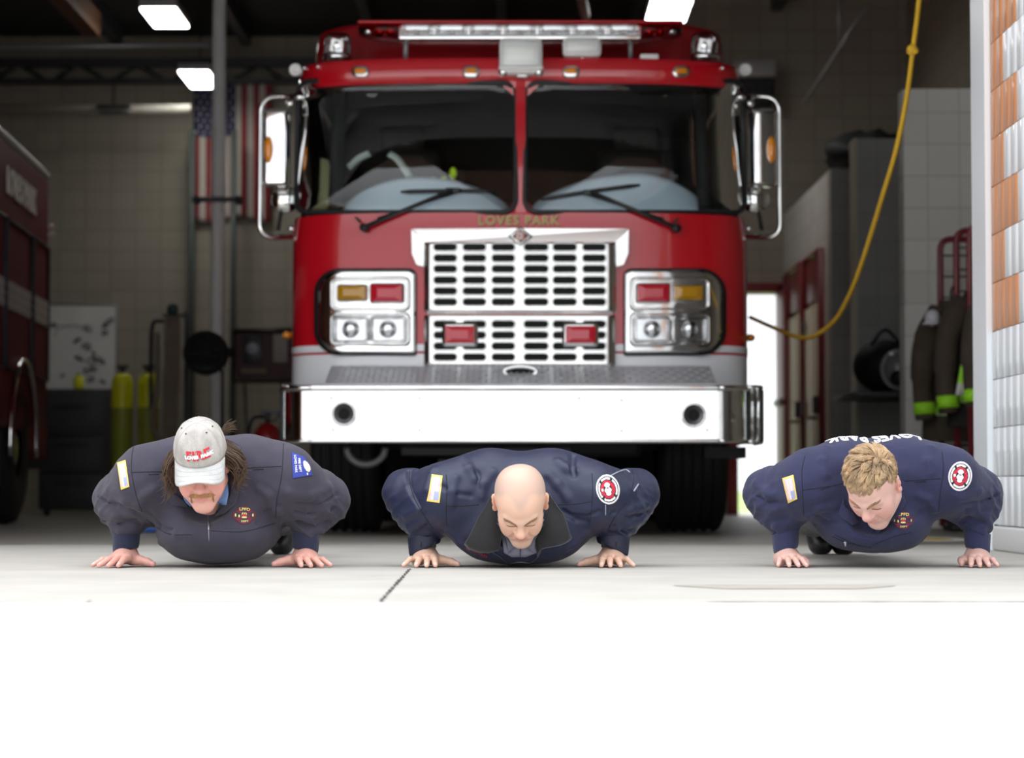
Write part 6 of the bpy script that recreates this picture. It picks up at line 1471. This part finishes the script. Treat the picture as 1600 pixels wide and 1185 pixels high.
# ------------------------------------------------------------------ fair-haired man (right)
def details_fair(m):
    m.flag([(1223, 748), (1240, 742.5), (1246, 780), (1232, 786)]); m.badge((1499.8, 744.8), 18, 22.5, 8); m.crest((1410.8, 813.8), 16.5, 13.5)
    m.yoke([(1255, 766), (1290, 761), (1320, 755)], [(1413, 752), (1440, 750), (1470, 748)], [[(1258, 712), (1253, 735), (1254, 770), (1256, 808)], [(1472, 706), (1474, 735), (1470, 765), (1466, 800)]])
    for a in (([(1282, 765), (1296, 761.5)]), ([(1430, 754), (1447, 752.5)])): m.line('pocket_tab', a, .0014, M_seam)
    m.flap('jacket_collar', [(1316, 778), (1320, 790), (1330, 806), (1340, 818), (1330, 822), (1318, 812), (1312, 802)], .014, m.p['jmat'], .010); m.flap('jacket_collar', [(1400, 772), (1409, 770), (1412, 784), (1404, 806), (1390, 822), (1372, 836), (1366, 828), (1384, 808), (1394, 790)], .016, m.p['jmat'], .010)
    m.line('placket_seam', [(1366, 832), (1372, 822), (1384, 806)], .0013, M_seam, .002); m.line('chest_seam', [(1305, 836), (1340, 852), (1362, 856)], .0011, M_seam); m.line('chest_seam', [(1364, 852), (1400, 838), (1425, 832)], .001, M_seam)
    b = MB(); c = m.on([(1321.5, 847)], .004)[0]; b.ell(c, (.006, .004, .005), 8); b.cyl(Vector(c), Vector(c) + Vector((0, -.004, -.012)), .003, n=8); b.build('zip_pull', M_zip).parent = m.jacket
    m.line('zip_line', [(1300, 838), (1322, 848), (1345, 853)], .0013, M_seam)
    back_text(m, 'LOVES PARK', .115, -.01, .025, True)
    # short fair hair
    hm = hair_mat('hair_fair', (.52, .36, .21), .42); rr_ = random.Random(9); st = []; hd2 = hair_mat('hair_fair_dark', (.24, .145, .075), .5)
    def keep(v):
        x, y, z = v
        if y < -.35: return z > .30 + .25 * abs(x) * 0 + (.12 if abs(x) > .45 else 0)
        return z > (-.25 if y > -.05 else (.05 if abs(x) > .7 else .25))
    wx, wy, wz = .28, .30, .9          # crown whorl
    n = 0; wv = arr((wx, wy, wz)); wv /= np.linalg.norm(wv); cl = []
    while len(cl) < 190:
        v = arr([rr_.gauss(0, 1) for _ in range(3)]); v /= np.linalg.norm(v)
        if v[2] > -.2: cl.append(v)
    cl = np.stack(cl); cj = [arr([rr_.uniform(-1, 1) for _ in range(3)]) for _ in cl]
    def flow(v):
        t = v - wv; t = t - v * (t @ v); t = t / (np.linalg.norm(t) + 1e-6); sw = arr((-.9, -.55, -.1)); sw = sw - v * (sw @ v); d = t * .55 + np.cross(v, t) * .25 + sw * .75; return d / np.linalg.norm(d)
    while n < 5600:
        v = arr([rr_.gauss(0, 1) for _ in range(3)]); v /= np.linalg.norm(v)
        if not keep(v): continue
        n += 1; k = int(np.argmax(cl @ v)); c = skull(*v, .001); top = max(0, v[2]); ln = (.012 + .018 * top) * rr_.uniform(.8, 1.15); lift = .30 + .28 * top
        dirn = flow(cl[k]) + cj[k] * .30 + arr([rr_.uniform(-.12, .12) for _ in range(3)]); dirn = dirn - v * (dirn @ v) * .5; dirn /= np.linalg.norm(dirn)
        pull = (skull(*cl[k], .001) - c) * .55
        pts = [c, c + v * ln * lift * .7 + dirn * ln * .35 + pull * .15, c + v * ln * lift + dirn * ln * .75 + pull * .6, c + v * ln * (lift * .8) + dirn * ln * 1.1 + pull]; st.append((pts, .0012))
    o = m.strands('hair', st, hm)
    b = MB(); g = []
    def scalp(u, v):
        a = 2 * PI * u; t = v * PI / 2; d = (math.cos(a) * math.cos(t), math.sin(a) * math.cos(t), math.sin(t)); lo = .30 if d[1] < -.35 else (-.2 if d[1] > -.05 else .12)
        z = lo + (1 - lo) * math.sin(t); k = math.sqrt(max(0, 1 - z * z)); return Vector(m.H(*skull(math.cos(a) * k, math.sin(a) * k, z, .004)))
    b.grid(scalp, 48, 14); b.build('under_hair', hd2).parent = o
    brow_strands(m, 90, .030); lashes(m)
MJ_C = cloth_mat('jacket_slate_navy', (.031, .034, .080), .9, .12, 300, .10); MC_C = cloth_mat('cuff_slate', (.030, .036, .088), .9, .2)
C_ = Man(1372, 'fair-haired man in a slate navy pullover looking down and sideways, push-up at the right', dict(
    head=(0, 0, 0), pitch=54, yaw=-36, roll=6, hs=.98, tone=(.74, .46, .39), red=(.82, .32, .28), lip=(.66, .26, .25), tipc=(.82, .40, .38), grin=.002,
    brow=hair_mat('brow_blond', (.34, .20, .10)), jmat=MJ_C, cmat=MC_C, shL=(-.225, -.02, .275), shR=(.225, -.02, .285), elL=(-.350, .12, .245), elR=(.352, .12, .245), wrL=(0, 0, 0), wrR=(0, 0, 0),
    torso=[(0, .14, .25, .215, .25, .170), (-.01, .04, .135, .180, .18, .100, .07), (0, .42, .20, .195, .26, .14), (-.12, .06, .298, .12, .13, .09), (.11, .06, .308, .12, .13, .085), (0, .70, .21, .18, .16, .13)],
    sleeve=(.100, .074, .047), hangz=-.03, hangr=.075, amp=.95, foot=.044, foot_dx=.038, hand=.96, hang=(6, -4), spread=(-8, -1, 7, 22), thumb=(.068, -.060), cuffz=.010, cuffr=(.045, .040), cuff_tilt=.30, belly_z=.040,
    folds=[((1182, 792), (1206, 800), (1234, 794), .0062, 1), ((1184, 808), (1208, 816), (1234, 808), .0062, 1), ((1188, 824), (1210, 831), (1234, 824), .0062, 1), ((1180, 774), (1205, 785), (1238, 783), .0062, 1), ((1564, 790), (1540, 802), (1510, 796), .0062, 1), ((1562, 807), (1538, 818), (1514, 810), .0062, 1), ((1558, 824), (1536, 834), (1516, 826), .0062, 1), ((1560, 772), (1535, 784), (1505, 786), .0062, 1), ((1270, 800), (1290, 815), (1310, 818), .0062, 1), ((1455, 790), (1438, 800), (1425, 815), .0062, 1), ((1186, 790), (1210, 796), (1232, 790), .008, 0), ((1188, 812), (1212, 820), (1234, 812), .008, 0), ((1195, 836), (1216, 842), (1236, 836), .008, 0), ((1560, 795), (1538, 806), (1516, 800), .008, 0), ((1558, 820), (1536, 830), (1518, 822), .008, 0), ((1180, 755), (1200, 772), (1232, 780), .009, 0), ((1555, 745), (1530, 768), (1500, 778), .009, 0),
           ((1290, 700), (1285, 720), (1290, 742), .009, 0), ((1455, 700), (1450, 722), (1455, 740), .009, 0), ((1262, 806), (1280, 795), (1300, 792), .008, 0), ((1462, 796), (1450, 780), (1436, 775), .008, 0)],
    details=details_fair))
C_.p['head'] = C_.L(1366, 759, -.20); C_.p['wrL'] = C_.L(1228, 872, .05); C_.p['wrR'] = C_.L(1527, 870, .05); C_.p['wrL'][2] = C_.p['wrR'][2] = .042
C_.p['neck_c'] = C_.L(1362, 812, -.12); C_.p['neck_r'] = (.07, .06, .055)
import time as _t
for man in (A, B, C_):
    _0 = _t.time(); man.build(); print('figure', round(_t.time() - _0, 1))
